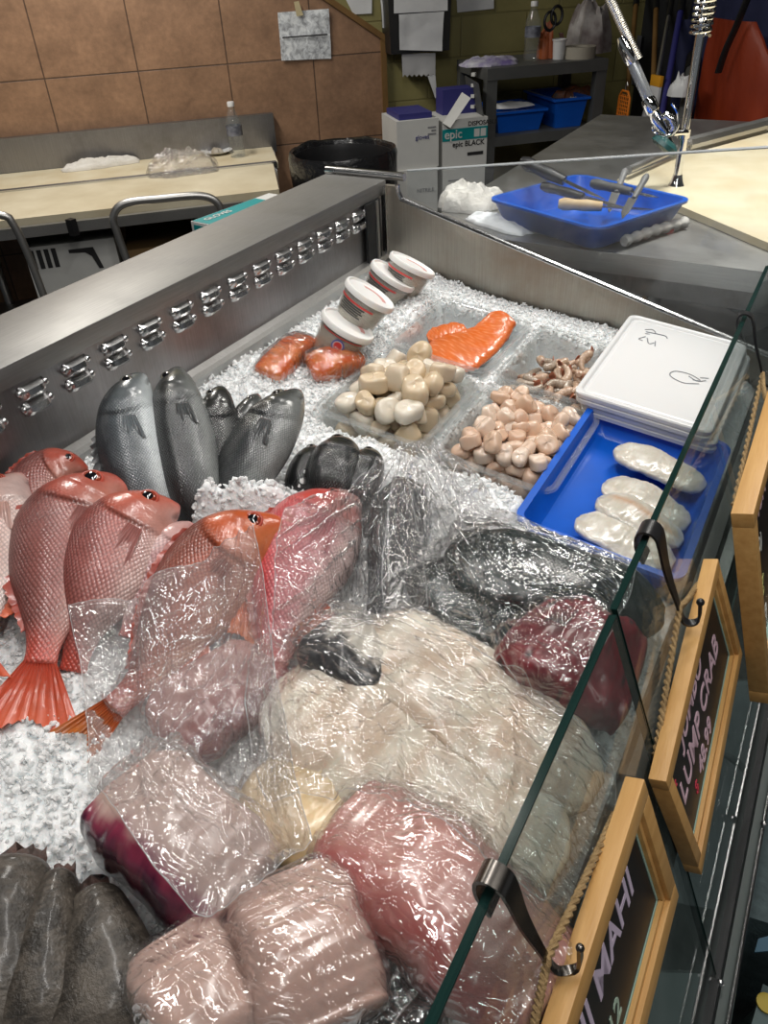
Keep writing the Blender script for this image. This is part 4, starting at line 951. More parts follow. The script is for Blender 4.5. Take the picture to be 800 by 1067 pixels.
# shards: small irregular chunks lying in the surface
phi = (1+5**.5)/2
ico = np.array([(-1, phi, 0), (1, phi, 0), (-1, -phi, 0), (1, -phi, 0), (0, -1, phi), (0, 1, phi), (0, -1, -phi), (0, 1, -phi), (phi, 0, -1), (phi, 0, 1), (-phi, 0, -1), (-phi, 0, 1)])/1.9
icof = np.array([(0, 11, 5), (0, 5, 1), (0, 1, 7), (0, 7, 10), (0, 10, 11), (1, 5, 9), (5, 11, 4), (11, 10, 2), (10, 7, 6), (7, 1, 8), (3, 9, 4), (3, 4, 2), (3, 2, 6), (3, 6, 8), (3, 8, 9), (4, 9, 5), (2, 4, 11), (6, 2, 10), (8, 6, 7), (9, 8, 1)])
N = 34000
cxs = RNG.uniform(-1.045, -.06, N*2); cys = RNG.uniform(-.3, 1.84, N*2)
keep = np.ones(N*2, bool)
for bx, by in BINS.values(): keep &= ~((abs(cxs-bx) < BHX-.0) & (abs(cys-by) < BHY-.0))
keep &= ~((abs(cxs-TRAY[0]) < TRAY[2]) & (abs(cys-TRAY[1]) < TRAY[3]))
keep &= ~((cxs > -.36) & (cys > .9))
cxs, cys = cxs[keep][:N], cys[keep][:N]; N = len(cxs)
czs = icesurf(cxs, cys)+RNG.uniform(-.002, .005, N)
sz = RNG.uniform(.0020, .0052, N)
Rm = RNG.normal(size=(N, 3, 3)); Qm, _ = np.linalg.qr(Rm)
jit = RNG.uniform(.55, 1.35, (N, 12, 1)); asp = RNG.uniform(.5, 1.4, (N, 1, 3))
ch = np.einsum('nvk,nkj->nvj', ico[None]*jit*asp*sz[:, None, None], Qm)+np.stack([cxs, cys, czs], -1)[:, None, :]
me = bpy.data.meshes.new('crushed_ice')
allv = np.vstack([V, ch.reshape(-1, 3)]); tri = (icof[None]+(np.arange(N)*12)[:, None, None]+len(V)).reshape(-1, 3)
me.from_pydata(allv.tolist(), [], Fq.tolist()+tri.tolist()); me.materials.append(M_ICE)
me.polygons.foreach_set('use_smooth', [True]*len(Fq)+[False]*len(tri)); me.update()
iceo = bpy.data.objects.new('crushed_ice', me); COL.objects.link(iceo)
tagit(iceo, 'bed of crushed white ice filling the display case', 'ice', None, 'stuff')

# ================================================================== lofted bodies
DRAPE = []       # world-space meshes that films are laid over
def loft_body(path, nvec, dor, ven, thk, H, nu=90, nv=44, side=1, us=None, disp=None, colf=None, expo=1.0, flat=0.):
    """body lofted along a spine. dor/ven/thk(u) in units of H, nvec: the way its flank faces, side: which way the back lies"""
    us = us if us is not None else np.concatenate([np.linspace(0, .3, int(nu*.45), endpoint=False), np.linspace(.3, 1, nu-int(nu*.45))])
    P = spline(path, 300); L = np.concatenate([[0], np.cumsum(np.linalg.norm(np.diff(P, axis=0), axis=1))]); s = us*L[-1]
    C = np.stack([np.interp(s, L, P[:, k]) for k in range(3)], 1)
    T = np.gradient(P, axis=0); T = np.stack([np.interp(s, L, T[:, k]) for k in range(3)], 1); T /= np.linalg.norm(T, axis=1)[:, None]
    n = nrm(nvec); Nn = n[None]-T*(T@n)[:, None]; Nn /= np.linalg.norm(Nn, axis=1)[:, None]
    D = np.cross(Nn, T)*side
    th = np.arange(nv)*2*math.pi/nv
    d, v, t = dor(us)*H, ven(us)*H, thk(us)*H
    mid, half = (d+v)/2, (d-v)/2
    cs, sn = np.cos(th), np.sin(th)
    cs = np.sign(cs)*abs(cs)**expo; sn2 = np.sign(sn)*abs(sn)**expo
    if flat: sn2 = np.where(sn2 < 0, sn2*(1-flat), sn2)
    dc = mid[:, None]+half[:, None]*cs[None]; lat = t[:, None]*sn2[None]
    U_, V_ = np.meshgrid(us, cs, indexing='ij'); TH = np.meshgrid(us, th, indexing='ij')[1]
    if disp is not None: 
        ddc, dl = disp(U_, V_, TH, dc, lat); dc = dc+ddc; lat = lat+dl
    pts = C[:, None]+D[:, None]*dc[..., None]+Nn[:, None]*lat[..., None]
    q = MB(); nu_ = len(us); q.loft([list(pts[i]) for i in range(nu_)], True)
    uu = np.repeat(s[:, None], nv, 1); per = np.abs(half)[:, None]*np.pi*1.15*(np.where(th < math.pi, th, 2*math.pi-th)/math.pi)[None]
    q.uv = np.stack([uu, per-half[:, None]*np.pi*.575], -1).reshape(-1, 2)
    if colf is not None: q.col = np.asarray(colf(U_, V_, TH, dc, lat), np.float32).reshape(-1, 4)
    def at(u, dd, h=0.):
        """point on the facing flank at station u and back-to-belly coordinate dd (-1 belly .. 1 back)"""
        i = lambda a: np.interp(u, us, a); c = np.array([i(C[:, k]) for k in range(3)]); Tn = np.array([i(T[:, k]) for k in range(3)]); Nv = np.array([i(Nn[:, k]) for k in range(3)]); Dv = np.array([i(D[:, k]) for k in range(3)])
        m, hf, tt = i(mid), i(half), i(t)
        return c+Dv*(m+hf*dd)+Nv*(tt*math.sqrt(max(0, 1-dd*dd))**expo+h), nrm(Tn), nrm(Nv), nrm(Dv)
    return q, at, L[-1]
def lerp(a, b, t): return np.asarray(a)*(1-t)[..., None]+np.asarray(b)*t[..., None]
def fin(at, u0, u1, dd, h0, h1, lean, name, m, parent, col, n=15, rows=5, hh=.0, lift=0., spiny=0., tipcol=None, wave=.002, shape=None):
    """membrane fin with rays, standing along the body's edge"""
    G = []; cols = []
    for i in range(n*2+1):
        s = i/(n*2); u = u0+(u1-u0)*s; p, T, N, D = at(u, dd, hh); p = p-N*0
        hgt = (h0*(1-s)+h1*s)*(shape(s) if shape else math.sin(math.pi*min(1, .12+s*.8))**.5)
        if spiny and i % 2: hgt *= 1-spiny
        sg = 1 if dd > 0 else -1
        row = []
        for k in range(rows+1):
            r = k/rows; row.append(p+D*sg*hgt*r+T*lean*hgt*r+N*((.0011 if i % 2 == 0 else -.0011)+lift*r*hgt+wave*math.sin(i*.9)*r))
            cols.append((*lerp(np.array(col), np.array(tipcol if tipcol is not None else col), np.array(r)), 0))
        G.append(row)
    q = MB(); nr = rows+1; off = []
    v = [p for r in G for p in r]; f = []
    _, T, N, D = at((u0+u1)/2, 0)
    v2 = [p-N*.0016 for p in v]; m_ = len(v)
    for i in range(len(G)-1):
        for k in range(rows):
            a = i*nr+k; f.append((a, a+1, a+nr+1, a+nr)); f.append((m_+a, m_+a+nr, m_+a+nr+1, m_+a+1))
    for i in range(len(G)-1): a = i*nr+rows; f.append((a, m_+a, m_+a+nr, a+nr)); a = i*nr; f.append((a, a+nr, m_+a+nr, m_+a))
    for i in (0, len(G)-1):
        for k in range(rows): a = i*nr+k; f.append((a, m_+a, m_+a+1, a+1))
    q.add(v+v2, f); q.col = cols+cols; q.uv = [(0, 0)]*len(q.v)
    return q.build(name, m, parent)
def fan(p, T, N, D, L, a0, a1, name, m, parent, col, tipcol, w0, fork=.25, n=12, rows=7, droop=0.):
    """fan of fin rays from a short root (tail, pectoral or pelvic fin)"""
    v = []; cols = []; nr = rows+1; cnt = 2*n+1
    for i in range(cnt):
        s = i/(cnt-1); a = math.radians(a0+(a1-a0)*s); Lr = L*(1-fork*(1-abs(2*s-1)**1.3))*(1 if i % 2 == 0 else .95)
        d = T*math.cos(a)+D*math.sin(a); root = p+D*w0*(2*s-1)
        for k in range(nr):
            r = k/rows; v.append(root+d*Lr*r+N*((.0010 if i % 2 == 0 else -.0010)*(1-.3*r)+droop*r*r*Lr+.003*r*math.sin(i*.8)))
            cols.append((*lerp(np.array(col), np.array(tipcol), np.array(r)), 0))
    f = []; m_ = len(v); v2 = [q_-N*.0018 for q_ in v]
    for i in range(cnt-1):
        for k in range(rows): a = i*nr+k; f.append((a, a+1, a+nr+1, a+nr)); f.append((m_+a, m_+a+nr, m_+a+nr+1, m_+a+1))
        a = i*nr+rows; f.append((a, m_+a, m_+a+nr, a+nr)); a = i*nr; f.append((a, a+nr, m_+a+nr, m_+a))
    for i in (0, cnt-1):
        for k in range(rows): a = i*nr+k; f.append((a, m_+a, m_+a+1, a+1))
    q = MB(); q.add(v+v2, f); q.col = cols+cols; q.uv = [(0, 0)]*len(q.v)
    return q.build(name, m, parent)
M_FIN = flesh_mat('fin_membrane', .35, .2, .4, .15, 120, .2)
M_PUPIL = simple('fish_pupil', (.006, .006, .008), .08, spec=.8)
def eye(at, u, dd, r, iris, parent, rim, sink=.35, eyelab=None):
    p, T, N, D = at(u, dd, 0); nn = nrm(N*.85+D*dd*.5); x = nrm(T-nn*(T@nn)); M = frame(p-nn*r*sink, x, np.cross(nn, x), nn)
    q = MB(); q.lathe([(r*1.12, -.2*r), (r*1.18, .28*r), (r*1.05, .42*r), (r*.94, .40*r)], M, 24); q.build('eyelid', rim, parent)
    q = MB(); q.lathe([(r*1.0, -.1*r), (r*.98, .35*r), (r*.85, .52*r), (r*.6, .62*r), (0, .66*r)], M, 24); e = q.build('eye', iris, parent)
    q = MB(); q.lathe([(r*.60, .55*r), (r*.56, .665*r), (r*.35, .73*r), (0, .755*r)], M, 20)
    pu = q.build('pupil', M_PUPIL, e); return e

# ------------------------------------------------------------------ red snappers
sn_dor = smooth_tab([(0, .035), (.03, .12), (.08, .24), (.15, .40), (.24, .515), (.34, .55), (.48, .50), (.62, .40), (.76, .26), (.88, .155), (.95, .125), (1, .125)])
sn_ven = smooth_tab([(0, -.035), (.03, -.10), (.08, -.17), (.15, -.26), (.25, -.36), (.38, -.43), (.52, -.41), (.64, -.33), (.76, -.225), (.88, -.14), (.95, -.115), (1, -.12)])
sn_thk = smooth_tab([(0, .03), (.03, .085), (.08, .14), (.15, .20), (.25, .25), (.38, .26), (.52, .235), (.66, .175), (.8, .10), (.92, .05), (1, .035)])
def head_disp(H, mouth=(-.10, .085), gl=.285, rel=.030):
    def f(U_, V_, TH, dc, lat):
        up = np.sin(TH); w = np.clip(np.abs(up), 0, 1)
        ug = gl-.055*V_**2+.02*V_; g = sst(ug+.006, ug-.012, U_)*sst(.04, .24, U_)
        dl = np.sign(up)*w*H*rel*g
        up2 = .195-.03*V_**2; dl = dl+np.sign(up)*w*H*.012*sst(up2+.004, up2-.012, U_)*sst(.06, .18, U_)
        ml = mouth[0]*H-.9*U_*H*.9*.55; mk = np.exp(-((dc-ml)/(.016*H))**2)*sst(mouth[1]+.03, mouth[1], U_)
        dl = dl-np.sign(up)*w*H*.055*mk
        return 0*dc, dl
    return f
def snapper_col(pal, seed, headu=.30, mH=.14):
    back, flank, belly, head, cheek = [np.array(c) for c in pal]
    def f(U_, V_, TH, dc, lat):
        n = fbm(U_*14+seed, V_*4+seed, seed, 4); t = np.clip((V_+1)/2+.10*n, 0, 1)
        c = lerp(belly, flank, sst(.10, .50, t)); c = lerp(c, np.broadcast_to(back, c.shape), sst(.50, .92, t))
        hd = lerp(cheek, head, sst(.2, .7, t)); k = sst(headu+.02, headu-.06, U_+.05*V_**2+.03*n)
        c = lerp(c, hd, k)
        ug = .285-.055*V_**2+.02*V_; gk = np.exp(-((U_-ug)/.007)**2)*np.clip(1.1-abs(V_), 0, 1); c = c*(1-.5*gk[..., None]); mo = np.exp(-((dc-(-.10-.5*U_)*mH)/(.020*mH))**2)*sst(.115, .085, U_); c = c*(1-.55*mo[..., None])
        tl = sst(.80, 1.0, U_); c = lerp(c, np.broadcast_to(np.array([.50, .055, .03]), c.shape), tl*.75)
        c = lerp(c, np.broadcast_to(np.array([.62, .10, .06]), c.shape), sst(.07, .0, U_)*.5)
        return np.concatenate([c, (1-.92*k)[..., None]], -1)
    return f
M_SNAP = skin_mat('snapper_skin', 170, .30, .06, .5, .72, .16, .5, light=1.36)
M_IRIS_R = simple('red_iris', (.16, .018, .012), .12, 0, (.30, .05, .02), 200, spec=.8)
M_LID_R = simple('red_eyelid', (.42, .07, .045), .3)
PAL1 = ((.150, .047, .040), (.25, .085, .072), (.46, .27, .24), (.36, .070, .045), (.40, .16, .12))
PAL2 = ((.19, .05, .042), (.34, .12, .105), (.52, .35, .32), (.42, .085, .050), (.47, .23, .19))
PAL4 = ((.17, .05, .035), (.31, .08, .048), (.44, .22, .16), (.44, .080, .020), (.46, .13, .05))
PAL5 = ((.42, .040, .042), (.50, .15, .165), (.56, .40, .38), (.46, .05, .04), (.50, .17, .15))
PAL0 = ((.34, .15, .12), (.48, .29, .25), (.56, .45, .42), (.46, .27, .23), (.52, .38, .35))
def fishbody(name, label, cat_, pathpx, H, side, nvec, dor, ven, thk, mat_, colf, disp, group=None, lift=0.):
    path = [ice(px, py, h) for px, py, h in pathpx]
    base = np.array(path[len(path)//2]); base = np.array([base[0], base[1], icez(base[0])])
    t = thing(name, label, cat_, base, group)
    q, at, L = loft_body(path, nvec, dor, ven, thk, H, side=-side, disp=disp, colf=colf)
    o = q.build('body', mat_, t, angle=180); DRAPE.append(o)
    return t, at, L
UPN = nrm(ICEN+np.array([.42, -.42, .1]))
def snapper(label, pathpx, H, pal, seed, side=1, nvec=UPN, tail=True, pect=True, dorsal=True, eyeu=.130, eyer=.092, tail_len=.16, spread=34, anal=True, pelvic=False, tailcol=((.40, .045, .022), (.58, .11, .05))):
    t, at, L = fishbody('red_snapper', label, 'fish', pathpx, H, side, nvec, sn_dor, sn_ven, sn_thk, M_SNAP, snapper_col(pal, seed), head_disp(H), 'red snappers on the ice')
    eye(at, eyeu, .30, H*eyer, M_IRIS_R, t, M_LID_R)
    if dorsal: fin(at, .30, .86, .985, H*.06, H*.05, .9, 'dorsal_fin', M_FIN, t, (.28, .04, .028), 16, 4, spiny=.25, tipcol=(.36, .06, .035), lift=.15)
    if anal: fin(at, .64, .84, -.98, H*.16, H*.10, .9, 'anal_fin', M_FIN, t, (.60, .15, .09), 8, 4, tipcol=(.66, .16, .08))
    if pect:
        p, T, N, D = at(.30, -.22, .004); fan(p, nrm(T*1.0-D*.12), N, D, H*.42, -9, 10, 'pectoral_fin', M_FIN, t, tuple(np.array(pal[1])*.9+.02), tuple(np.array(pal[1])*.9+.05), .011, .1, 7, 5, -.16)
    if pelvic:
        p, T, N, D = at(.40, -.95, .002); fan(p, nrm(T*.8-D*.5), N, D, H*.45, -12, 16, 'pelvic_fin', M_FIN, t, (.60, .13, .05), (.68, .18, .05), .01, .15, 7, 5, .05)
    if tail:
        p, T, N, D = at(.985, 0, -.004); fan(p, T, N, D, tail_len, -spread, spread, 'tail_fin', M_FIN, t, tailcol[0], tailcol[1], H*.11, .38, 13, 8, .0)
    return t
snapper('silvery red snapper nearest the steel wall of the front row, tail fanned on the ice', [(136, 508, .075), (112, 518, .075), (88, 548, .065), (70, 590, .055), (55, 640, .045), (42, 692, .03)], .172, PAL1, 3, 1, tail=True, tail_len=.13, spread=27, pelvic=False)
snapper('pink red snapper just right of the fan-tailed one, mouth towards the sea bass', [(186, 527, .085), (162, 540, .085), (136, 566, .075), (112, 606, .06), (90, 650, .035), (76, 700, .0)], .150, PAL2, 5, 1, tail=False, anal=False)
snapper('dull scaly snapper squeezed between the pink one and the orange-headed one', [(204, 548, .075), (190, 556, .075), (168, 584, .065), (150, 618, .05), (132, 664, .03)], .10, ((.16, .05, .05), (.32, .13, .13), (.66, .52, .50), (.32, .1, .09), (.5, .3, .28)), 7, -1, pect=False, dorsal=False, tail=False, anal=False, eyer=.05)
snapper('orange-headed red snapper poking out of the front plastic bag', [(303, 556, .10), (282, 556, .10), (252, 574, .09), (222, 604, .07), (190, 650, .055), (152, 705, .045), (118, 739, .035)], .140, PAL4, 9, 1, pelvic=True, tail_len=.075, spread=13, tailcol=((.33, .06, .02), (.46, .14, .03)))
snapper('bright pink snapper lying under the plastic next to the black fish heads', [(372, 520, .07), (350, 540, .075), (326, 572, .075), (308, 612, .065), (294, 655, .05), (282, 710, .035)], .155, PAL5, 11, 1, nvec=nrm(ICEN+np.array([.25, -.3, .1])), eyer=.06, tail_len=.06, pect=True)
snapper('pale pink snapper cut off by the left edge of the photo', [(22, 494, .07), (8, 520, .07), (0, 560, .06), (-10, 610, .05), (-24, 680, .04)], .125, PAL0, 13, 1, pect=True, tail_len=.06)
snapper('small red snapper behind, resting against the steel back wall', [(92, 488, .06), (72, 490, .06), (46, 502, .05), (22, 526, .04), (6, 560, .03)], .095, PAL1, 15, 1, pect=False, tail=False, anal=False)
# ------------------------------------------------------------------ sea bass
bs_dor = smooth_tab([(0, .03), (.04, .12), (.1, .24), (.2, .40), (.32, .48), (.46, .48), (.6, .42), (.75, .29), (.88, .18), (1, .15)])
bs_ven = smooth_tab([(0, -.04), (.04, -.12), (.1, -.22), (.2, -.34), (.32, -.42), (.46, -.44), (.6, -.39), (.75, -.27), (.88, -.17), (1, -.15)])
bs_thk = smooth_tab([(0, .035), (.04, .11), (.1, .19), (.2, .27), (.32, .32), (.46, .31), (.6, .26), (.75, .17), (.88, .09), (1, .06)])
def bass_col(back, flank, belly, seed, line=.62, silver=0.):
    back, flank, belly = map(np.array, (back, flank, belly))
    def f(U_, V_, TH, dc, lat):
        n = fbm(U_*16+seed, V_*5+seed, seed, 4); t = np.clip((V_+1)/2+.07*n, 0, 1)
        c = lerp(belly, flank, sst(.12, .45, t)); c = lerp(c, np.broadcast_to(back, c.shape), sst(line-.14, line+.16, t))
        k = sst(.28, .2, U_+.04*V_**2); c = lerp(c, c*.8+np.array([.012, .012, .010]), k); ug = .29-.055*V_**2+.02*V_; gk = np.exp(-((U_-ug)/.007)**2)*np.clip(1.1-abs(V_), 0, 1); c = c*(1-.6*gk[..., None]); mo = np.exp(-((dc-(-.12-.5*U_)*.11)/.0022)**2)*sst(.13, .10, U_); c = c*(1-.6*mo[..., None])
        ln = np.exp(-((V_-.22)/.035)**2)*sst(.22, .3, U_); c = c*(1-.35*ln[..., None])
        return np.concatenate([c, (1-.95*k)[..., None]], -1)
    return f
M_BASS = skin_mat('sea_bass_skin', 255, .26, .02, .4, .60, .14, .6, light=1.35)
M_IRIS_B = simple('dark_iris', (.05, .05, .045), .12, 0, (.22, .2, .16), 200, spec=.8)
M_LID_B = simple('grey_eyelid', (.08, .085, .085), .3)
def bass(label, pathpx, H, cols, seed, side=1, nvec=None, pect=True, eyedd=.38, line=.62, eyer=.092, dorsal=True, name='sea_bass', group='grey sea bass heads up in the ice'):
    t, at, L = fishbody(name, label, 'fish', pathpx, H, side, nvec if nvec is not None else nrm(ICEN+np.array([.45, -.6, 0])), bs_dor, bs_ven, bs_thk, M_BASS, bass_col(*cols, seed, line), head_disp(H, (-.12, .10), .29, .036), group)
    eye(at, .125, eyedd, H*eyer, M_IRIS_B, t, M_LID_B)
    if pect:
        p, T, N, D = at(.31, -.15, .004); fan(p, nrm(T*1.-D*.15), N, D, H*.36, -10, 11, 'pectoral_fin', M_FIN, t, tuple(np.array(cols[1])*1.5+.01), tuple(np.array(cols[1])*1.2+.02), .010, .1, 7, 5, -.22)
    if dorsal: fin(at, .34, .6, .985, H*.10, H*.10, .8, 'dorsal_fin', M_FIN, t, (.04, .042, .045), 9, 3, spiny=.35, lift=.2)
    p, T, N, D = at(.985, 0, -.003); fan(p, T, N, D, .08, -30, 30, 'tail_fin', M_FIN, t, (.05, .05, .05), (.07, .07, .075), H*.12, .3, 9, 6)
    return t
GRY = ((.022, .027, .032), (.10, .115, .125), (.50, .54, .55))
GR2 = ((.018, .020, .021), (.050, .054, .056), (.19, .20, .195))
DRK = ((.005, .0055, .006), (.011, .012, .0125), (.03, .031, .031))
bass('silver-bellied sea bass farthest left in the grey row, eye uppermost', [(150, 391, .155), (143, 402, .155), (136, 430, .135), (140, 470, .10), (152, 515, .06), (168, 560, .01), (184, 600, -.03)], .115, GRY, 21, 1, eyedd=.34, line=.66)
bass('plump grey sea bass standing second in the grey row', [(186, 384, .15), (185, 396, .15), (188, 430, .13), (196, 475, .095), (204, 515, .06), (212, 560, .0), (218, 600, -.05)], .108, GR2, 23, 1, nvec=nrm(ICEN+np.array([.5, -.5, 0])), eyedd=.55)
bass('narrow dark sea bass in the middle of the grey row', [(230, 404, .13), (229, 416, .13), (226, 450, .10), (222, 490, .06), (218, 530, .0), (216, 570, -.06)], .085, DRK, 25, 1, nvec=nrm(ICEN+np.array([.5, -.5, 0])), eyedd=.6, pect=False)
bass('small grey sea bass head showing behind the slanting one', [(268, 411, .11), (264, 424, .11), (256, 450, .09), (246, 490, .06), (238, 530, 0), (234, 570, -.06)], .075, GR2, 27, 1, nvec=nrm(ICEN+np.array([.5, -.4, 0])), pect=False)
bass('grey sea bass slanting to the right beside the scallop bin', [(312, 408, .13), (304, 418, .13), (284, 446, .115), (262, 480, .085), (240, 512, .045), (216, 550, .0), (196, 590, -.05)], .118, GR2, 29, 1, nvec=nrm(ICEN+np.array([.05, -.5, 0])), eyedd=.55, line=.55)
bass('black-skinned fish nose at the left of the three dark heads', [(331, 466, .05), (326, 480, .052), (318, 505, .035), (310, 540, -.02), (304, 570, -.06)], .075, DRK, 31, 1, nvec=nrm(ICEN+np.array([.3, -.5, 0])), pect=False, dorsal=False, name='black_bass', group='black fish half buried in ice')
bass('biggest black-skinned fish nose, the middle dark head dusted with ice', [(358, 460, .065), (355, 475, .07), (348, 502, .055), (340, 540, .0), (334, 575, -.06)], .105, DRK, 33, 1, nvec=nrm(ICEN+np.array([.4, -.5, 0])), pect=False, dorsal=False, name='black_bass', group='black fish half buried in ice')
bass('black-skinned fish nose touching the plastic below the scallop bin', [(390, 470, .055), (384, 484, .06), (374, 508, .05), (362, 540, .0), (354, 575, -.06)], .080, DRK, 35, 1, nvec=nrm(ICEN+np.array([.4, -.5, 0])), pect=False, dorsal=False, name='black_bass', group='black fish half buried in ice')
bass('dark grey fish curled under the clear plastic beside the pink snapper', [(424, 500, .06), (422, 520, .065), (418, 550, .06), (408, 580, .05), (398, 610, .03), (392, 640, .0)], .105, ((.012, .014, .017), (.045, .050, .058), (.12, .125, .13)), 37, 1, nvec=nrm(ICEN+np.array([.2, -.5, 0])), name='black_bass', group='dark fish under plastic')

# ------------------------------------------------------------------ fillets, loins and blocks
def slab(name, label, pathpx, hw, th, col, seed, m, expo=.75, prof=None, thp=None, nvec=ICEN, lump=.12, group=None, colf=None, cat_='fillet', nu=70, flat=.35, part='flesh', nv=40, stri=.003):
    path = [ice(px, py, h) for px, py, h in pathpx]; c = np.array(path[len(path)//2])
    prof = prof or smooth_tab([(0, .30), (.04, .62), (.15, .92), (.4, 1), (.7, .95), (.9, .75), (.97, .5), (1, .28)])
    thp = thp or smooth_tab([(0, .35), (.05, .75), (.2, 1), (.6, 1), (.88, .75), (1, .3)])
    col = np.array(col, float)
    def disp(U_, V_, TH, dc, lat):
        n = fbm(U_*5+seed, TH*1.2+seed, seed, 4); n2 = fbm(U_*18+seed, TH*3, seed+5, 3)
        return dc*lump*n, lat*lump*1.4*n+.8*stri*n2*np.sign(np.sin(TH))+stri*fbm(V_*5+U_*2+seed, U_*2.5, seed+9, 3)*np.sign(np.sin(TH))
    def cf(U_, V_, TH, dc, lat):
        n = fbm(U_*7+seed, V_*3, seed+2, 4)[..., None]; c_ = col*(1+.12*n); return np.concatenate([np.clip(c_, 0, 1), np.zeros_like(n)], -1)
    t = thing(name, label, cat_, (c[0], c[1], icez(c[0])), group)
    q, at, L = loft_body(path, nvec, lambda u: prof(u), lambda u: -prof(u), lambda u: thp(u)*th/hw, hw, nu=nu, nv=nv, us=np.linspace(0, 1, nu), disp=disp, colf=colf(seed) if colf else cf, expo=expo, flat=flat)
    o = q.build(part, m, t, angle=180); DRAPE.append(o)
    return t, at, q, o
M_WHITE = flesh_mat('white_fish_flesh', .3, .35, .5, .35, 45, .10, (1, 1, 1))
M_PINK = flesh_mat('pink_loin_flesh', .22, .30, .7, .12, 40, .08)
M_MEAT = flesh_mat('red_tuna_flesh', .3, .12, .3, .15, 50, .15)
def sided(colA, colB, colC, lo=-.55, hi=-.15, streak=None):
    """colours across a cut: skin edge, bloodline, flesh"""
    A, B, C_ = map(np.array, (colA, colB, colC))
    def mk(seed):
        def f(U_, V_, TH, dc, lat):
            n = fbm(U_*9+seed, V_*3+seed, seed, 4); n2 = fbm(U_*26+seed, V_*6+seed, seed+3, 4); w = V_+.22*n+.12*n2
            c = lerp(A, B, sst(lo-.25, lo, w)); c = lerp(c, np.broadcast_to(C_, c.shape), sst(lo, hi, w))
            if streak is not None: c = lerp(c, np.broadcast_to(np.array(streak), c.shape), sst(.05, .3, n2+.4*np.exp(-((V_+.3)/.25)**2)-.25))
            return np.concatenate([c, np.zeros(c.shape[:2]+(1,))], -1)
        return f
    return mk
boxp = smooth_tab([(0, .70), (.03, .90), (.1, 1), (.5, 1), (.92, .97), (.98, .88), (1, .68)]); boxt = smooth_tab([(0, .6), (.03, .85), (.1, 1), (.9, 1), (.98, .8), (1, .5)])
B_LOIN = slab('fish_loin', 'pale pink loin with purple skin on its edge, wrapped in the front bag', [(130, 828, .055), (162, 856, .06), (204, 896, .06), (256, 942, .05)], .060, .046, (.70, .48, .42), 51, M_PINK, .62, boxp, boxt, lump=.07, colf=sided((.05, .012, .03), (.24, .035, .07), (.60, .43, .375), -.72, -.38))
B_UND = slab('fish_loin', 'pinkish fish side lying inside the tall peaked bag below the snapper', [(165, 775, .03), (205, 745, .035), (245, 715, .035), (282, 680, .03)], .062, .026, (.44, .20, .18), 52, M_PINK, .8, colf=sided((.20, .05, .055), (.34, .12, .115), (.50, .28, .26), -.5, .3))
B_BLK1 = slab('fish_block', 'square pink fish block in plastic at the bottom edge beside the grey fish', [(178, 985, .05), (196, 1025, .05), (216, 1080, .05), (240, 1140, .045)], .046, .045, (.59, .40, .34), 53, M_PINK, .5, boxp, boxt, lump=.05)
B_BLK2 = slab('fish_block', 'taller pink fish block in plastic right of the square one at the bottom edge', [(292, 925, .055), (306, 965, .055), (322, 1015, .055), (345, 1085, .05)], .059, .05, (.59, .39, .33), 55, M_PINK, .5, boxp, boxt, lump=.05)
B_SWORD = slab('fish_loin', 'long smooth rose-pink loin tight in plastic, running under the glass edge', [(352, 862, .05), (395, 892, .055), (450, 940, .055), (510, 1000, .05), (570, 1060, .05)], .075, .05, (.72, .36, .32), 57, M_PINK, .7, smooth_tab([(0, .55), (.03, .72), (.1, .86), (.3, .97), (.6, 1), (1, .92)]), boxt, lump=.05, colf=sided((.50, .24, .215), (.48, .12, .11), (.60, .31, .27), -.8, -.2))
def whitef(seed):
    def f(U_, V_, TH, dc, lat):
        n = fbm(U_*22+seed, V_*1.2+U_*6, seed, 3); n2 = fbm(U_*5+seed, V_*4, seed+4, 4)
        c = lerp(np.array([.72, .65, .53]), np.array([.62, .48, .36]), sst(-.2, .3, n)*.9); c = lerp(c, np.broadcast_to(np.array([.80, .75, .66]), c.shape), sst(.1, .5, n2)*.7)
        return np.concatenate([c, np.zeros(c.shape[:2]+(1,))], -1)
    return f
B_W1 = slab('white_fillet', 'biggest long white fillet lying diagonally under the clear plastic', [(300, 705, .045), (350, 742, .05), (420, 792, .05), (500, 850, .045), (580, 915, .04)], .098, .026, 0, 61, M_WHITE, .55, colf=whitef)
B_W2 = slab('white_fillet', 'flaky white fillet under plastic between the big white one and the red tuna', [(385, 655, .05), (430, 690, .055), (490, 735, .055), (560, 785, .05), (620, 830, .04)], .08, .028, 0, 63, M_WHITE, .55, colf=whitef)
B_W3 = slab('white_fillet', 'cream white fillet end showing under the left corner of the film', [(275, 800, .03), (305, 825, .035), (345, 860, .035), (390, 905, .03)], .065, .03, (.68, .51, .29), 65, M_WHITE, .8)
def twot(seed):
    def f(U_, V_, TH, dc, lat):
        n = fbm(U_*8+seed, V_*2, seed, 4); k = sst(-.05, .12, V_+.5*n+.1); c = lerp(np.array([.020, .022, .026]), np.array([.70, .66, .58]), k)
        return np.concatenate([c, np.zeros(c.shape[:2]+(1,))], -1)
    return f
B_MONK = slab('skin_on_fillet', 'black-skinned white fillet piece under the film beside the pink snapper', [(330, 660, .06), (350, 676, .062), (378, 694, .06), (410, 706, .045)], .050, .03, 0, 67, M_WHITE, .8, colf=twot)
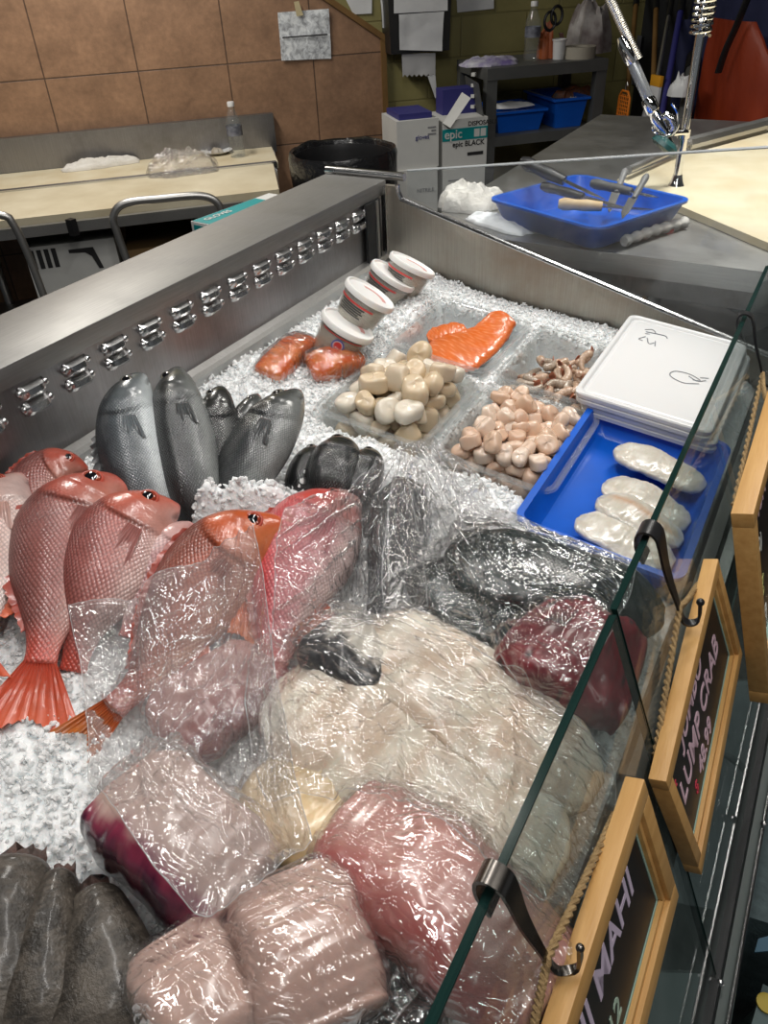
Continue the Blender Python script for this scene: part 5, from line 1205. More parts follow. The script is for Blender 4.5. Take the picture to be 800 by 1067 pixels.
# big dark fish and tuna at the right, under film
def mahi(seed):
    def f(U_, V_, TH, dc, lat):
        n = fbm(U_*10+seed, V_*3, seed, 4); n2 = fbm(U_*40, V_*14, seed+8, 2)
        c = lerp(np.array([.018, .028, .028]), np.array([.003, .016, .015]), sst(-.3, .4, V_+.3*n)); c = lerp(c, np.broadcast_to(np.array([.07, .09, .09]), c.shape), sst(.35, .6, n2)*.35)
        return np.concatenate([c, np.full(c.shape[:2]+(1,), .5)], -1)
    return f
M_MAHI = skin_mat('dark_mahi_skin', 260, .22, .0, .2, .7, .2, .7)
B_MAHI = slab('skin_on_fillet', 'long dark green-skinned fish side under plastic below the blue tray', [(462, 590, .075), (505, 592, .08), (560, 600, .08), (620, 618, .075), (690, 645, .06)], .072, .028, 0, 71, M_MAHI, .65, colf=mahi)
B_MAH2 = slab('skin_on_fillet', 'grey-black fish side under the folded film left of the red tuna', [(440, 590, .05), (470, 615, .055), (520, 650, .055), (570, 680, .05)], .06, .026, 0, 72, M_MAHI, .65, colf=mahi)
def tuna(seed):
    def f(U_, V_, TH, dc, lat):
        n = fbm(U_*7+seed, V_*4+seed, seed, 4); c = lerp(np.array([.13, .006, .012]), np.array([.23, .016, .026]), sst(-.3, .4, n)); 
        k = sst(.05, .25, n-.10+.3*np.exp(-((V_-.1)/.3)**2)-.12); c = lerp(c, np.broadcast_to(np.array([.02, .012, .012]), c.shape), k)
        return np.concatenate([c, np.zeros(c.shape[:2]+(1,))], -1)
    return f
B_TUNA = slab('tuna_loin', 'dark red tuna loin with a black bloodline under plastic against the glass', [(545, 655, .07), (575, 672, .075), (610, 690, .075), (660, 716, .065)], .080, .032, 0, 73, M_MEAT, .5, boxp, boxt, colf=tuna)
B_DARK = slab('skin_on_fillet', 'black wet fish skin in wrap at the bottom edge beside the rose-pink loin', [(375, 975, .03), (400, 1010, .035), (430, 1050, .035), (460, 1090, .03)], .055, .03, (.018, .016, .016), 75, M_MAHI, .8, lump=.25)
# ------------------------------------------------------------------ dark grey skinned fish in the near left corner
def greyskin(seed):
    def f(U_, V_, TH, dc, lat):
        n = fbm(U_*8+seed, V_*3+seed, seed, 5); n2 = fbm(U_*60+seed, V_*22, seed+4, 3); c = lerp(np.array([.030, .025, .020]), np.array([.098, .082, .066]), sst(-.45, .55, n+.7*n2))
        e = sst(.75, .98, abs(V_)); c = lerp(c, np.broadcast_to(np.array([.035, .028, .024]), c.shape), e*.6)
        r = sst(.06, .0, U_+.03*n2); c = lerp(c, np.broadcast_to(np.array([.16, .075, .06]), c.shape), r*.6)
        return np.concatenate([c, np.zeros(c.shape[:2]+(1,))], -1)
    return f
M_GSK = flesh_mat('grey_fish_skin', .42, .0, .18, .55, 260, .28)
tp = smooth_tab([(0, .40), (.03, .46), (.25, .70), (.6, 1), (1, 1.1)])
gsp = dict(lump=.02, stri=.0006, colf=greyskin, m=M_GSK, expo=.95, prof=tp, cat_='fish', group='dark grey dressed fish in the near corner', part='body')
M_CUT = simple('ragged_cut_flesh', (.10, .05, .04), .5, 0, (.045, .035, .03), 60, .8, 120)
def stump(B, seed):
    """torn tail stump where the fin was cut away"""
    p, T, N_, D_ = B[1](.012, 0); g = np.random.default_rng(seed); q = MB(); R = []
    for k, s in enumerate((.006, -.002, -.007, -.012)):
        ring = []
        for a in np.arange(22)*2*math.pi/22:
            j_ = 1+g.uniform(-.12, .12)*(k+1)*.6; ring.append(p+T*(s+g.uniform(-.004, .004)*k*.7)+D_*math.cos(a)*B[4]*(1.02-.10*k)*j_+N_*(math.sin(a)*B[5]*(1.05-.22*k)*j_-B[5]*.75))
        R.append(ring)
    q.loft(R); q.build('tail_stump', M_CUT, B[0])
for lab, pts, hw, th, sd in (('brown-grey dressed fish farthest left in the bottom corner', [(24, 900, .045), (2, 950, .055), (-28, 1010, .055), (-60, 1080, .05)], .062, .034, 81), ('slim slate-grey dressed fish between two wider ones in the bottom corner', [(66, 918, .04), (58, 955, .05), (48, 1010, .05), (38, 1085, .05)], .034, .034, 83), ('broad olive-brown dressed fish next to the wrapped blocks at the bottom', [(98, 934, .04), (106, 972, .048), (112, 1022, .05), (114, 1090, .05)], .047, .034, 85)):
    B = slab('dressed_fish', lab, pts, hw, th, 0, sd, **gsp); stump(B+(hw*.38, th*.36), sd)
# ================================================================== bins and what they hold
TILT = nrm([1, 0, -SL])                                    # across the sloping bed
def binM(cx, cy, h=.018, rz=0.):
    ex = TILT*math.cos(rz)+np.array([0, 1., 0])*math.sin(rz); ez = ICEN; ey = np.cross(ez, ex)
    return frame((cx, cy, icez(cx)+h), ex, ey, ez)
BIN_D = .088
def clear_bin(key, label, dr=0.):
    cx, cy = BINS[key]; M = binM(cx, cy, rz=dr); p = M@Vector((0, 0, -BIN_D))
    o = pan_mesh(M, BHX-.010, BHY-.010, BIN_D, .022, .012, .0028, .012).build('clear_bin', K['bin'], label=label, cat='bin', group='clear plastic bins set in the ice'); return o, M
def settle(n, r, hx, hy, seed, steps=260, flat=.8):
    """drop n balls into a tray and let them come to rest"""
    g = np.random.default_rng(seed); P = np.stack([g.uniform(-hx, hx, n), g.uniform(-hy, hy, n), r+g.uniform(0, .12, n)], 1); R = r*g.uniform(.82, 1.16, n)
    for it in range(steps):
        P[:, 2] -= .0022*(1 if it < steps*.7 else .3)
        for _ in range(2):
            d = P[:, None]-P[None]; L = np.linalg.norm(d, axis=2)+np.eye(n); m = (R[:, None]+R[None])*.93-L; m = np.where((m > 0) & ~np.eye(n, dtype=bool), m, 0)
            P += (d/L[..., None]*m[..., None]*.42).sum(1)
            P[:, 0] = np.clip(P[:, 0], -hx+R, hx-R); P[:, 1] = np.clip(P[:, 1], -hy+R, hy-R); P[:, 2] = np.maximum(P[:, 2], R)
    return P, R
M_SCA = []
for i, c in enumerate(((.66, .52, .35), (.69, .57, .42), (.63, .49, .32), (.72, .65, .54))):
    M_SCA.append(simple('sea_scallop_flesh_%d' % i, c, .25, 0, tuple(np.array(c)*.86+.02), 40, .15, 90, coat=.5, sss=.3))
M_SCB = [simple('bay_scallop_flesh_%d' % i, c, .25, 0, tuple(np.array(c)*.88+.02), 40, .1, 90, coat=.5, sss=.3) for i, c in enumerate(((.66, .46, .33), (.69, .51, .39), (.64, .44, .32), (.72, .57, .46)))]
def scallop_mesh(seed, asp):
    g = np.random.default_rng(seed); q = MB(); R = []
    k1, k2, ph = g.uniform(.05, .16), g.uniform(.03, .09), g.uniform(0, 6)
    for i, v in enumerate(np.linspace(-math.pi/2, math.pi/2, 13)):
        ring = []
        for a in np.arange(20)*2*math.pi/20:
            w = abs(math.cos(v))**.36*(1+k1*math.cos(2*a+ph)+k2*math.cos(3*a+ph*2)+.05*math.sin(v*2+ph)); cx_ = .045*math.sin(3*a+ph)*math.sin(v*3); z = math.copysign(abs(math.sin(v))**.62, math.sin(v))*asp*(1+.16*math.cos(a+ph)+.07*math.cos(3*a-ph)+cx_)
            ring.append((w*math.cos(a), w*math.sin(a)*.92, z))
        R.append(ring)
    q.loft(R, True); o = q.build('scallop', M_SCA[0]); me = o.data; bpy.data.objects.remove(o); return me
def scatter_individual(name, meshes, P, R, M, mats, label, cat_, group, seed, kr=1.06, tilt=1.):
    g = random.Random(seed)
    for i, (p, r) in enumerate(zip(P, R)):
        me = meshes[i % len(meshes)]; key = (me.name, mats[i % len(mats)].name)
        if key not in MATS:
            m2 = me.copy(); m2.materials.clear(); m2.materials.append(mats[i % len(mats)]); MATS[key] = m2
        o = bpy.data.objects.new(name, MATS[key]); COL.objects.link(o)
        o.matrix_world = M@Matrix.Translation(Vector(p))@Matrix.Rotation(g.uniform(0, 6.28), 4, 'Z')@Matrix.Rotation(g.gauss(0, .5)*tilt, 4, 'X')@Matrix.Rotation(g.gauss(0, .5)*tilt, 4, 'Y')@Matrix.Scale(r*kr, 4)
        tagit(o, label, cat_, group)
o, M1 = clear_bin('b1', 'clear bin of big sea scallops at the front left of the four bins')
MF = M1@Matrix.Translation((0, 0, -BIN_D))
ms = []
for k in range(5):
    me = scallop_mesh(100+k, (.55, .62, .75, .58, .85)[k])
    v = np.zeros(len(me.vertices)*3); me.vertices.foreach_get('co', v); v = v.reshape(-1, 3); v -= (v.max(0)+v.min(0))/2; me.vertices.foreach_set('co', v.ravel()); ms.append(me)
P, R = settle(74, .0240, .091, .122, 3)
scatter_individual('sea_scallop', ms, P, R, MF, M_SCA, 'cream sea scallop in the heap in the front left clear bin', 'scallop', 'sea scallops in the left bin', 4)
o, M2 = clear_bin('b2', 'clear bin of small bay scallops between the sea scallops and blue tray')
MF = M2@Matrix.Translation((0, 0, -BIN_D))
P, R = settle(165, .0178, .091, .121, 5)
scatter_individual('bay_scallop', ms, P, R, MF, M_SCB, 'small peach bay scallop in the bin beside the blue tray', 'scallop', 'bay scallops in the right bin', 6)
# salmon fillet, tail folded up, and a white lump of garlic-shaped bulb
o, M3 = clear_bin('b3', 'clear bin holding the folded orange salmon fillet')
def salmon(seed):
    def f(U_, V_, TH, dc, lat):
        zz = U_*26+abs(V_-.08)*3.2; ln = np.abs((zz % 1)-.5)*2; n = fbm(U_*6+seed, V_*3, seed, 3)
        c = lerp(np.array([.60, .125, .020]), np.array([.74, .29, .13]), sst(.72, 1., ln)*.75+.15*sst(-.2, .4, n)); dk = sst(.75, 1., abs(V_)); c = lerp(c, np.broadcast_to(np.array([.55, .10, .015]), c.shape), dk*.5)
        und = sst(-.2, -.6, np.sin(TH)); c = lerp(c, np.broadcast_to(np.array([.20, .20, .20]), c.shape), und)
        return np.concatenate([c, np.zeros(c.shape[:2]+(1,))], -1)
    return f
M_SAL = flesh_mat('salmon_flesh', .26, .2, .5, .18, 70, .08)
def l3(M, x, y, z): return np.array(M@Vector((x, y, z)))
def slab3(name, label, pts, hw, th, seed, m, colf, nvec, prof, thp=None, flat=.3, lump=.08, cat_='fillet', parent=None, part='flesh', group=None, nu=70):
    t = parent or thing(name, label, cat_, pts[len(pts)//2], group)
    def disp(U_, V_, TH, dc, lat):
        n = fbm(U_*5+seed, TH*1.2+seed, seed, 4); n2 = fbm(U_*17+seed, V_*3, seed+3, 3); return dc*(lump*n+.5*lump*n2*(abs(V_) > .8)), lat*lump*1.4*n+.0018*n2*np.sign(np.sin(TH))
    q, at, L = loft_body(pts, nvec, prof, lambda u: -prof(u), lambda u: (thp(u) if thp else 1.+0*u)*th/hw, hw, nu=nu, nv=40, us=np.linspace(0, 1, nu), disp=disp, colf=colf(seed), expo=.8, flat=flat)
    return t, q.build(part, m, t, angle=180), at
sp_ = smooth_tab([(0, .55), (.05, .75), (.2, 1.), (.5, .95), (.75, .72), (.9, .60), (.97, .5), (1, .25)])
sal, _, _ = slab3('salmon_fillet', 'orange salmon fillet with its tail end folded up in the clear bin', [l3(M3, -.035, -.085, -.06), l3(M3, .0, -.03, -.045), l3(M3, .035, .03, -.03), l3(M3, .050, .075, -.012), l3(M3, .058, .115, .012)], .068, .016, 91, M_SAL, salmon, nrm(ICEN+np.array([-.2, -.5, 0])), sp_)
slab3('', '', [l3(M3, -.085, .0, -.05), l3(M3, -.05, .03, -.035), l3(M3, -.005, .045, -.03)], .032, .014, 92, M_SAL, salmon, nrm(ICEN+np.array([-.3, -.6, 0])), smooth_tab([(0, .4), (.1, .8), (.5, 1), (.9, .8), (1, .4)]), parent=sal, part='belly_flap')
gb = thing('tied_bag_knot', 'small white twisted bulb in the salmon bin corner', 'bulb', l3(M3, -.088, -.085, -.08)); Mg = binM(*(BINS['b3'][0]-.088, BINS['b3'][1]-.085), -.068)
q = MB(); q.lathe([(0, 0), (.016, .002), (.021, .012), (.017, .026), (.008, .036), (.006, .043), (.009, .050), (0, .052)], Mg, 20); q.build('bulb', simple('white_wrap', (.72, .74, .78), .3), gb)
q = MB(); q.lathe([(.0065, .037), (.0085, .039), (.0085, .042), (.0065, .044)], Mg, 14); q.build('tie', simple('grey_tie', (.45, .46, .5), .4), gb)
# shrimp
o, M4 = clear_bin('b4', 'clear bin of raw grey-brown shrimp half under the white lids')
M_SHR = [simple('raw_shrimp_%d' % i, c, .25, 0, c2, 60, .2, 120, coat=.6, sss=.15) for i, (c, c2) in enumerate((((.36, .24, .16), (.50, .36, .26)), ((.42, .27, .18), (.56, .40, .30)), ((.28, .22, .17), (.44, .35, .27))))]
M_SHT = simple('shrimp_tail', (.45, .14, .07), .3, 0, (.25, .10, .06), 60)
def shrimp_parts(seed):
    g = np.random.default_rng(seed); cv = g.uniform(1.5, 2.3); q = MB(); R = []; n = 42
    for i in range(n):
        s = i/(n-1); a = -cv*s; r = .030; c = np.array([r*math.sin(a)*1.0, r*(math.cos(a)-1), 0]); rad = .0105*(1-.55*s**1.4)*(1+.10*abs(math.sin(s*7*math.pi)))*(.55+.45*min(1, s*9)); T = np.array([-math.cos(a), math.sin(a)*1, 0]); T = nrm(np.array([-math.cos(a), math.sin(a), 0])); Nn = np.array([0, 0, 1.]); B = np.cross(T, Nn)
        R.append([c+rad*(math.cos(t)*Nn*.9+math.sin(t)*B) for t in np.arange(14)*2*math.pi/14])
    q.loft(R); ob = q.build('shell', M_SHR[0]); loc = Vector(ob.location); body = ob.data; bpy.data.objects.remove(ob); body.transform(Matrix.Translation(loc))
    a = -cv; e = np.array([.030*math.sin(a), .030*(math.cos(a)-1), 0]); T = nrm(np.array([-math.cos(a), math.sin(a), 0])); B = np.cross(T, [0, 0, 1.]); q = MB()
    for sgn in (-1, 0, 1):
        d = nrm(T+B*.0+np.array([0, 0, .55*sgn])); w = nrm(np.cross(d, B)); q.loft([[e+d*.016*s+w*.0045*k*wd+B*.0006*u for k, u in ((-1, -1), (1, -1), (1, 1), (-1, 1))] for s, wd in ((0, .4), (.4, .9), (.8, 1), (1, .5))])
    ob = q.build('tail_fan', M_SHT); loc = Vector(ob.location); tail = ob.data; bpy.data.objects.remove(ob); tail.transform(Matrix.Translation(loc)); return body, tail
SHP = [shrimp_parts(s) for s in range(4)]
MF = M4@Matrix.Translation((0, 0, -BIN_D)); g = random.Random(8); P, R = settle(66, .0195, .088, .118, 9)
for i, (p, r) in enumerate(zip(P, R)):
    b_, tl_ = SHP[i % 4]; key = (b_.name, i % 3)
    if key not in MATS: m2 = b_.copy(); m2.materials.clear(); m2.materials.append(M_SHR[i % 3]); MATS[key] = m2
    root = bpy.data.objects.new('shrimp', None); COL.objects.link(root); root.empty_display_size = .01
    root.matrix_world = MF@Matrix.Translation(Vector(p))@Matrix.Rotation(g.uniform(0, 6.28), 4, 'Z')@Matrix.Rotation(g.gauss(0, .35), 4, 'X')@Matrix.Rotation(g.gauss(0, .3), 4, 'Y')@Matrix.Translation((0, .015, 0))
    tagit(root, 'raw shell-on shrimp in the heap in the small bin by the lids', 'shrimp', 'raw shrimp in the clear bin')
    for nm, me in (('shell', MATS[key]), ('tail_fan', tl_)):
        o = bpy.data.objects.new(nm, me); COL.objects.link(o); o.parent = root
# white tub with a stack of lids on top
lt = thing('white_tub', 'stack of white plastic lids with marker scribbles on a white tub', 'tub', (-.225, 1.585, icez(-.22)-.03))
cx, cy = -.216, 1.592; LHX, LHY = .135, .215
ML = binM(cx, cy, .022); q = MB()
q.loft([[ML@Vector((x, y, z)) for x, y in rrect(LHX-.012+e, LHY-.012+e, .022)] for e, z in ((-.02, -.07), (0, .0))]); q.build('tub_body', K['white'], lt, smooth=True)
def lid(h, dx, nm):
    M = binM(cx+dx, cy+dx*.5, h); q = MB()
    prof = [(-.004, -.010), (0, -.010), (.001, -.002), (-.001, .001), (-.006, .002), (-.010, .0), (-.012, -.004), (-.016, -.005), (-.019, -.003), (-.022, -.0015), (-.030, -.0025)]
    q.loft([[M@Vector((x, y, z)) for x, y in rrect(LHX+e, LHY+e, .020)] for e, z in prof], True); return q.build(nm, K['white'], lt), M
for k in range(4): o, MLID = lid(.026+.0125*k, -.006*k+.004*(k % 2), 'lid')
def scrib(pts, nm='marker_scribble'):
    q = MB(); P = spline([np.array(MLID@Vector((x, y, .0002 if 0 else -.0015))) for x, y in pts], 40); q.tube(P, .0011, 6, flat=.4); q.build(nm, simple('faded_marker', (.16, .17, .19), .6), lt)
scrib([(.075, -.03), (.045, -.045), (.015, -.03), (.02, -.005), (.05, .0), (.075, -.015), (.06, -.02)]); scrib([(.05, -.01), (.07, -.02), (.085, -.008)]); scrib([(.072, -.002), (.088, .006)])
scrib([(-.075, .12), (-.085, .10), (-.075, .095)]); scrib([(-.07, .115), (-.06, .09), (-.05, .10)]); scrib([(-.05, .11), (-.045, .085)]); scrib([(-.085, .155), (-.07, .165), (-.06, .15), (-.08, .145), (-.04, .15), (-.03, .14)]); scrib([(-.08, .135), (-.07, .138)])
# blue tray with cod fillets
TM2 = binM(TRAY[0], TRAY[1], .034); bt = thing('fish_tray', 'bright blue plastic tray of white fillets beside the slanted glass', 'tray', (TRAY[0], TRAY[1], icez(TRAY[0])-.02))
pan_mesh(TM2, TRAY[2]-.012, TRAY[3]-.012, .055, .018, .012, .003, .014, .008).build('tray_body', K['bluep'], bt)
def cod(seed):
    def f(U_, V_, TH, dc, lat):
        n = fbm(U_*6+seed, V_*3, seed, 4); ch = np.abs(((U_*15+abs(V_)*1.6) % 1)-.5)*2
        c = lerp(np.array([.52, .48, .41]), np.array([.64, .61, .55]), sst(-.2, .4, n)); c = lerp(c, np.broadcast_to(np.array([.42, .38, .24]), c.shape), sst(.75, 1, ch)*.35*sst(.75, .4, abs(V_)))
        return np.concatenate([c, np.zeros(c.shape[:2]+(1,))], -1)
    return f
def cod2(seed):
    def f(U_, V_, TH, dc, lat):
        c = cod(seed)(U_, V_, TH, dc, lat); st = np.exp(-((V_-.1-.15*np.sin(U_*4))/.22)**2)*sst(.05, .2, U_)*sst(1, .8, U_); c[..., :3] = lerp(c[..., :3], np.broadcast_to(np.array([.46, .28, .17]), c[..., :3].shape), st*.8); return c
    return f
cp = smooth_tab([(0, .25), (.05, .6), (.2, .95), (.5, 1), (.8, .85), (.95, .6), (1, .3)]); cth = smooth_tab([(0, .3), (.08, .8), (.3, 1), (.7, .9), (.95, .6), (1, .25)])
slab3('cod_fillet', 'thick cod fillet lying crosswise at the back of the blue tray', [l3(TM2, -.055, .115, -.025), l3(TM2, .0, .105, -.02), l3(TM2, .06, .095, -.022), l3(TM2, .12, .08, -.025)], .043, .013, 95, M_WHITE, cod, ICEN, cp, cth, lump=.6*.14, group='cod fillets in the blue tray')
slab3('cod_fillet', 'ragged cod fillet in the middle of the blue tray', [l3(TM2, -.040, .0, -.025), l3(TM2, .01, -.015, -.018), l3(TM2, .06, -.03, -.02), l3(TM2, .118, -.04, -.025)], .046, .011, 96, M_WHITE, cod, ICEN, cp, cth, lump=.6*.2, group='cod fillets in the blue tray')
slab3('cod_fillet', 'cod fillet with a tan centre line in the blue tray', [l3(TM2, -.035, -.06, -.02), l3(TM2, .01, -.075, -.012), l3(TM2, .06, -.09, -.015), l3(TM2, .118, -.10, -.022)], .040, .012, 97, M_WHITE, cod2, ICEN, cp, cth, lump=.6*.16, group='cod fillets in the blue tray')
slab3('cod_fillet', 'cod fillet at the near end of the blue tray by the film', [l3(TM2, -.05, -.125, -.025), l3(TM2, .0, -.14, -.018), l3(TM2, .06, -.15, -.02), l3(TM2, .118, -.155, -.025)], .044, .011, 98, M_WHITE, cod, ICEN, cp, cth, lump=.6*.18, group='cod fillets in the blue tray')

# ================================================================== tubs of crab meat
M_TUB = clear('tub_plastic', (.90, .90, .88), .1, .22, (.80, .79, .75), fres=1.4)
M_LID = simple('milky_lid', (.80, .79, .77), .3, sss=.2)
M_CRAB = simple('crab_meat', (.66, .62, .50), .5, 0, (.48, .42, .32), 40, .6, 60)
M_RED = simple('label_red', (.62, .05, .05), .5); M_TXT = simple('label_black', (.03, .03, .035), .5); M_LBLUE = simple('label_blue', (.10, .10, .40), .5)
def band(q, M, r, z0, z1, a0, a1, n=18, th=.0006):
    R = []
    for a in np.linspace(a0, a1, n):
        rr = lambda z: r(z)+.0007
        R.append([M@Vector((rr(z)*math.cos(a)*(1+k), rr(z)*math.sin(a)*(1+k), z)) for z, k in ((z0, 0), (z1, 0), (z1, .012), (z0, .012))])
    q.loft(R)
def crabtub(label, base, axis, scale=1., face=-2.2, logo=True, open_=False):
    z = nrm(axis); x = nrm(np.cross([0, 1., 0], z)); y = np.cross(z, x); M = frame(base, x, y, z)@Matrix.Scale(scale, 4)
    t = thing('crab_tub', label, 'tub', base, 'tubs of crab meat in the back corner of the ice'); r = lambda zz: .045+.012*zz/.078
    q = MB(); q.lathe([(0, .001), (.043, .0), (.0455, .003), (.057, .078), (.0545, .078), (.0435, .005), (0, .004)], M, 40); q.build('tub_body', M_TUB, t)
    q = MB(); q.lathe([(0, .006), (.0425, .006), (.0505, .060), (.040, .063), (.02, .066), (0, .064)], M, 30); q.build('crab_meat', M_CRAB, t)
    q = MB(); q.lathe([(.0565, .070), (.0605, .071), (.0615, .080), (.0595, .084), (.056, .0845), (.0535, .080), (.050, .0795), (.03, .0795), (0, .0795)], M, 44); q.build('lid', M_LID, t)
    q = MB(); band(q, M, r, .064 if logo else .056, .066 if logo else .060, face-.9, face+.9); q.build('label_red_line', M_RED, t)
    for k, (w, zz) in enumerate(() if logo else ((.95, .051), (.8, .046), (.95, .041), (.7, .036), (.9, .031))):
        q = MB(); band(q, M, r, zz, zz+.0024, face-w*.7, face+w*.6); q.build('label_print', M_TXT, t)
    q = MB(); band(q, M, lambda zz: .052-zz*0+(zz-.080)*0, .0800, .0803, 0, 1) if False else None
    q = MB(); R = []
    for a in np.linspace(.4, 2.4, 16): R.append([M@Vector((rr*math.cos(a), rr*math.sin(a), zz)) for rr, zz in ((.030, .0796), (.040, .0796), (.040, .0800), (.030, .0800))])
    q.loft(R); q.build('lid_print', simple('lid_print', (.60, .30, .28), .5), t)
    if logo:
        for rr, m, dz in ((.0135, M_LBLUE, .0012), (.0105, simple('label_pale', (.7, .68, .66), .5), .0017), (.0085, M_RED, .0022)):
            q = MB(); R = []
            a0 = face+.0; zc = .047; rad = lambda zz: r(zz)
            for k in np.linspace(0, 2*math.pi, 22, endpoint=False):
                zz = zc+rr*math.sin(k); aa = a0+rr*math.cos(k)/rad(zz); R.append((aa, zz))
            for e in (0, .0003): pass
            V = [[M@Vector(((rad(zz)+dz+e)*math.cos(aa), (rad(zz)+dz+e)*math.sin(aa), zz)) for aa, zz in R] for e in (0, .0004)]
            q.loft(V); q.build('label_emblem', m, t, smooth=False)
    return t
def tubat(px, py, h, axis, label, scale=1., **kw):
    z = nrm(axis); return crabtub(label, ice(px, py, h)-z*.081*scale, z, scale, **kw)
tubat(430, 275, .105, (.34, .32, .85), 'crab tub farthest back in the steel corner, seen from above', face=-1.9, logo=False)
tubat(410, 286, .09, (.45, .30, .82), 'crab tub third from the front, print facing out', face=-1.7, logo=False)
tubat(386, 306, .128, (.45, .33, .82), 'crab tub stacked on the front one, red mark on its lid', face=-1.7, logo=False)
tubat(363, 338, .088, (.42, .30, .84), 'lowest front crab tub with a red and blue emblem', face=-1.25, logo=True, scale=1.02)

# ================================================================== bagged salmon pieces
def wrapfilm(at_q, parent, m, off, seed, name='film_wrap', amp=.0028):
    """tight film around a body: the body's own surface pushed out and puckered"""
    v = np.array(at_q.v); me = bpy.data.meshes.new('t'); me.from_pydata(v.tolist(), [], at_q.f); bm = bmesh.new(); bm.from_mesh(me); bmesh.ops.recalc_face_normals(bm, faces=bm.faces); bm.normal_update()
    q = MB(); w = [];
    for x in bm.verts:
        p = np.array(x.co); n = np.array(x.normal); k = 1-abs(float(fbm((p[0]+p[1])*16+p[2]*9, (p[0]-p[1])*55+seed, seed, 3)))*4.5
        w.append(p+n*(off+amp*max(0, k)))
    q.v = [tuple(p) for p in w]; q.f = [tuple(y.index for y in f.verts) for f in bm.faces]; q.mi = [0]*len(q.f); bm.free(); bpy.data.meshes.remove(me); return q
M_F = [film_mat('clear_film_%d' % i, i, hz, cs=cs) for i, (hz, cs) in enumerate(((.23, 34), (.075, 40), (.03, 32), (.05, 36), (.03, 44), (.05, 40)))]
for k, (lab, pts, hw) in enumerate((('left orange salmon chunk in a small clear bag against the steel wall', [(276, 392, .02), (290, 380, .025), (305, 366, .025), (320, 356, .02)], .034), ('right orange salmon chunk in a small clear bag below the crab tubs', [(322, 384, .025), (340, 380, .028), (356, 376, .026), (370, 372, .02)], .036))):
    P = [ice(*p) for p in pts]; t = thing('salmon_portion', lab, 'salmon', P[1])
    def sc(seed): 
        def f(U_, V_, TH, dc, lat):
            n = fbm(U_*5+seed, V_*3, seed, 3); c = lerp(np.array([.76, .125, .012]), np.array([.82, .24, .055]), sst(-.2, .4, n)); return np.concatenate([c, np.zeros(c.shape[:2]+(1,))], -1)
        return f
    prof = boxp
    q, at, L = loft_body(P, nrm(ICEN+np.array([0, -.4, 0])), prof, lambda u: -prof(u), lambda u: boxt(u)*.6, hw, nu=40, nv=30, us=np.linspace(0, 1, 40), colf=sc(k+3), expo=.7)
    q.build('salmon_flesh', M_SAL, t, angle=180)
    qq = wrapfilm(q, t, None, .004, k+60); tb = qq.build('clear_bag', M_F[4], None, label=['small clear bag around the left salmon chunk', 'small clear bag around the right salmon chunk below the tubs'][k], cat='bag')
# glove carton behind the ledge
gp = [atz(*p, 1.215) for p in ((205, 233), (240, 238), (290, 206), (262, 206))]
gx = nrm(gp[3]-gp[0]); t = thing('glove_box', 'teal and white disposable glove box lying behind the steel ledge', 'box', (-1.365, 1.65, 1.13))
M = frame((-1.365, 1.655, 1.165), (0.10, .995, 0), (-.995, .10, 0), (0, 0, 1)); q = MB(); q.box((0, 0, 0), (.30, .11, .065), M, .002); q.build('carton', K['cardw'], t)
q = MB(); q.box((-.03, .0, .033), (.235, .10, .001), M); q.build('teal_panel', K['teal'], t, smooth=False)
q = MB(); q.box((-.1505, .02, .0), (.001, .05, .05), M); q.build('teal_end', K['teal'], t, smooth=False)
text_mesh('GLOVES', .026, 'lettering', K['cardw'], t, M@Vector((-.13, .015, .0345)), M.to_3x3()@Vector((1, 0, 0)), M.to_3x3()@Vector((0, 1, 0)), .0003, font_bold=True)
t2 = thing('staff_shelf', 'narrow steel shelf on brackets behind the case ledge', 'shelf', (-1.35, 1.65, 1.11)); q = MB(); boxab(q, (-1.48, 1.42, 1.112), (-1.252, 1.86, 1.131), .002); q.build('board', K['steel'], t2)
for yy in (1.5, 1.78):
    q = MB(); q.loft([[(-1.252, yy+e, 1.111), (-1.45, yy+e, 1.111), (-1.252, yy+e, 1.02)] for e in (0, .006)]); q.build('bracket', K['steel'], t2, smooth=False)
q = MB(); wp = [np.array(M@Vector(p)) for p in ((-.15, .03, -.028), (-.19, .05, -.028), (-.20, .03, -.028), (-.185, .0, -.028), (-.15, -.02, -.028))]; q.tube(spline(wp, 30), .004, 8); q.build('white_string', K['white'], label='short loop of white string at the end of the teal glove box', cat='string')
for o in list(SC.objects):
    if o.name.startswith('clear_bin'): DRAPE.append(o)

# ================================================================== clear plastic bags and film laid over the fish
def world_tris(objs):
    V = []; Fs = []; b = 0
    for o in objs:
        n = len(o.data.vertices); v = np.zeros(n*3, np.float32); o.data.vertices.foreach_get('co', v); L = np.array(wloc(o))
        if o.parent is None: 
            m = np.array(o.matrix_basis); v = v.reshape(-1, 3)@m[:3, :3].T+m[:3, 3]
        else: v = v.reshape(-1, 3)+L
        V.append(v); Fs += [tuple(i+b for i in p.vertices) for p in o.data.polygons]; b += n
    return np.vstack(V), Fs
def refresh():
    v, f = world_tris(DRAPE+[bt.children[0]]); return BVHTree.FromPolygons(v.tolist(), f)
BV = refresh()
def floorh(x, y):
    h = BV.ray_cast(Vector((x, y, 1.6)), Vector((0, 0, -1))); s = float(icesurf(np.array(x), np.array(y)))
    return max(s, h[0].z) if h[0] is not None else s
def blur(a, k):
    for _ in range(k):
        p = np.pad(a, 1, mode='edge'); a = (p[:-2, 1:-1]+p[2:, 1:-1]+p[1:-1, :-2]+p[1:-1, 2:]+2*p[1:-1, 1:-1])/6
    return a
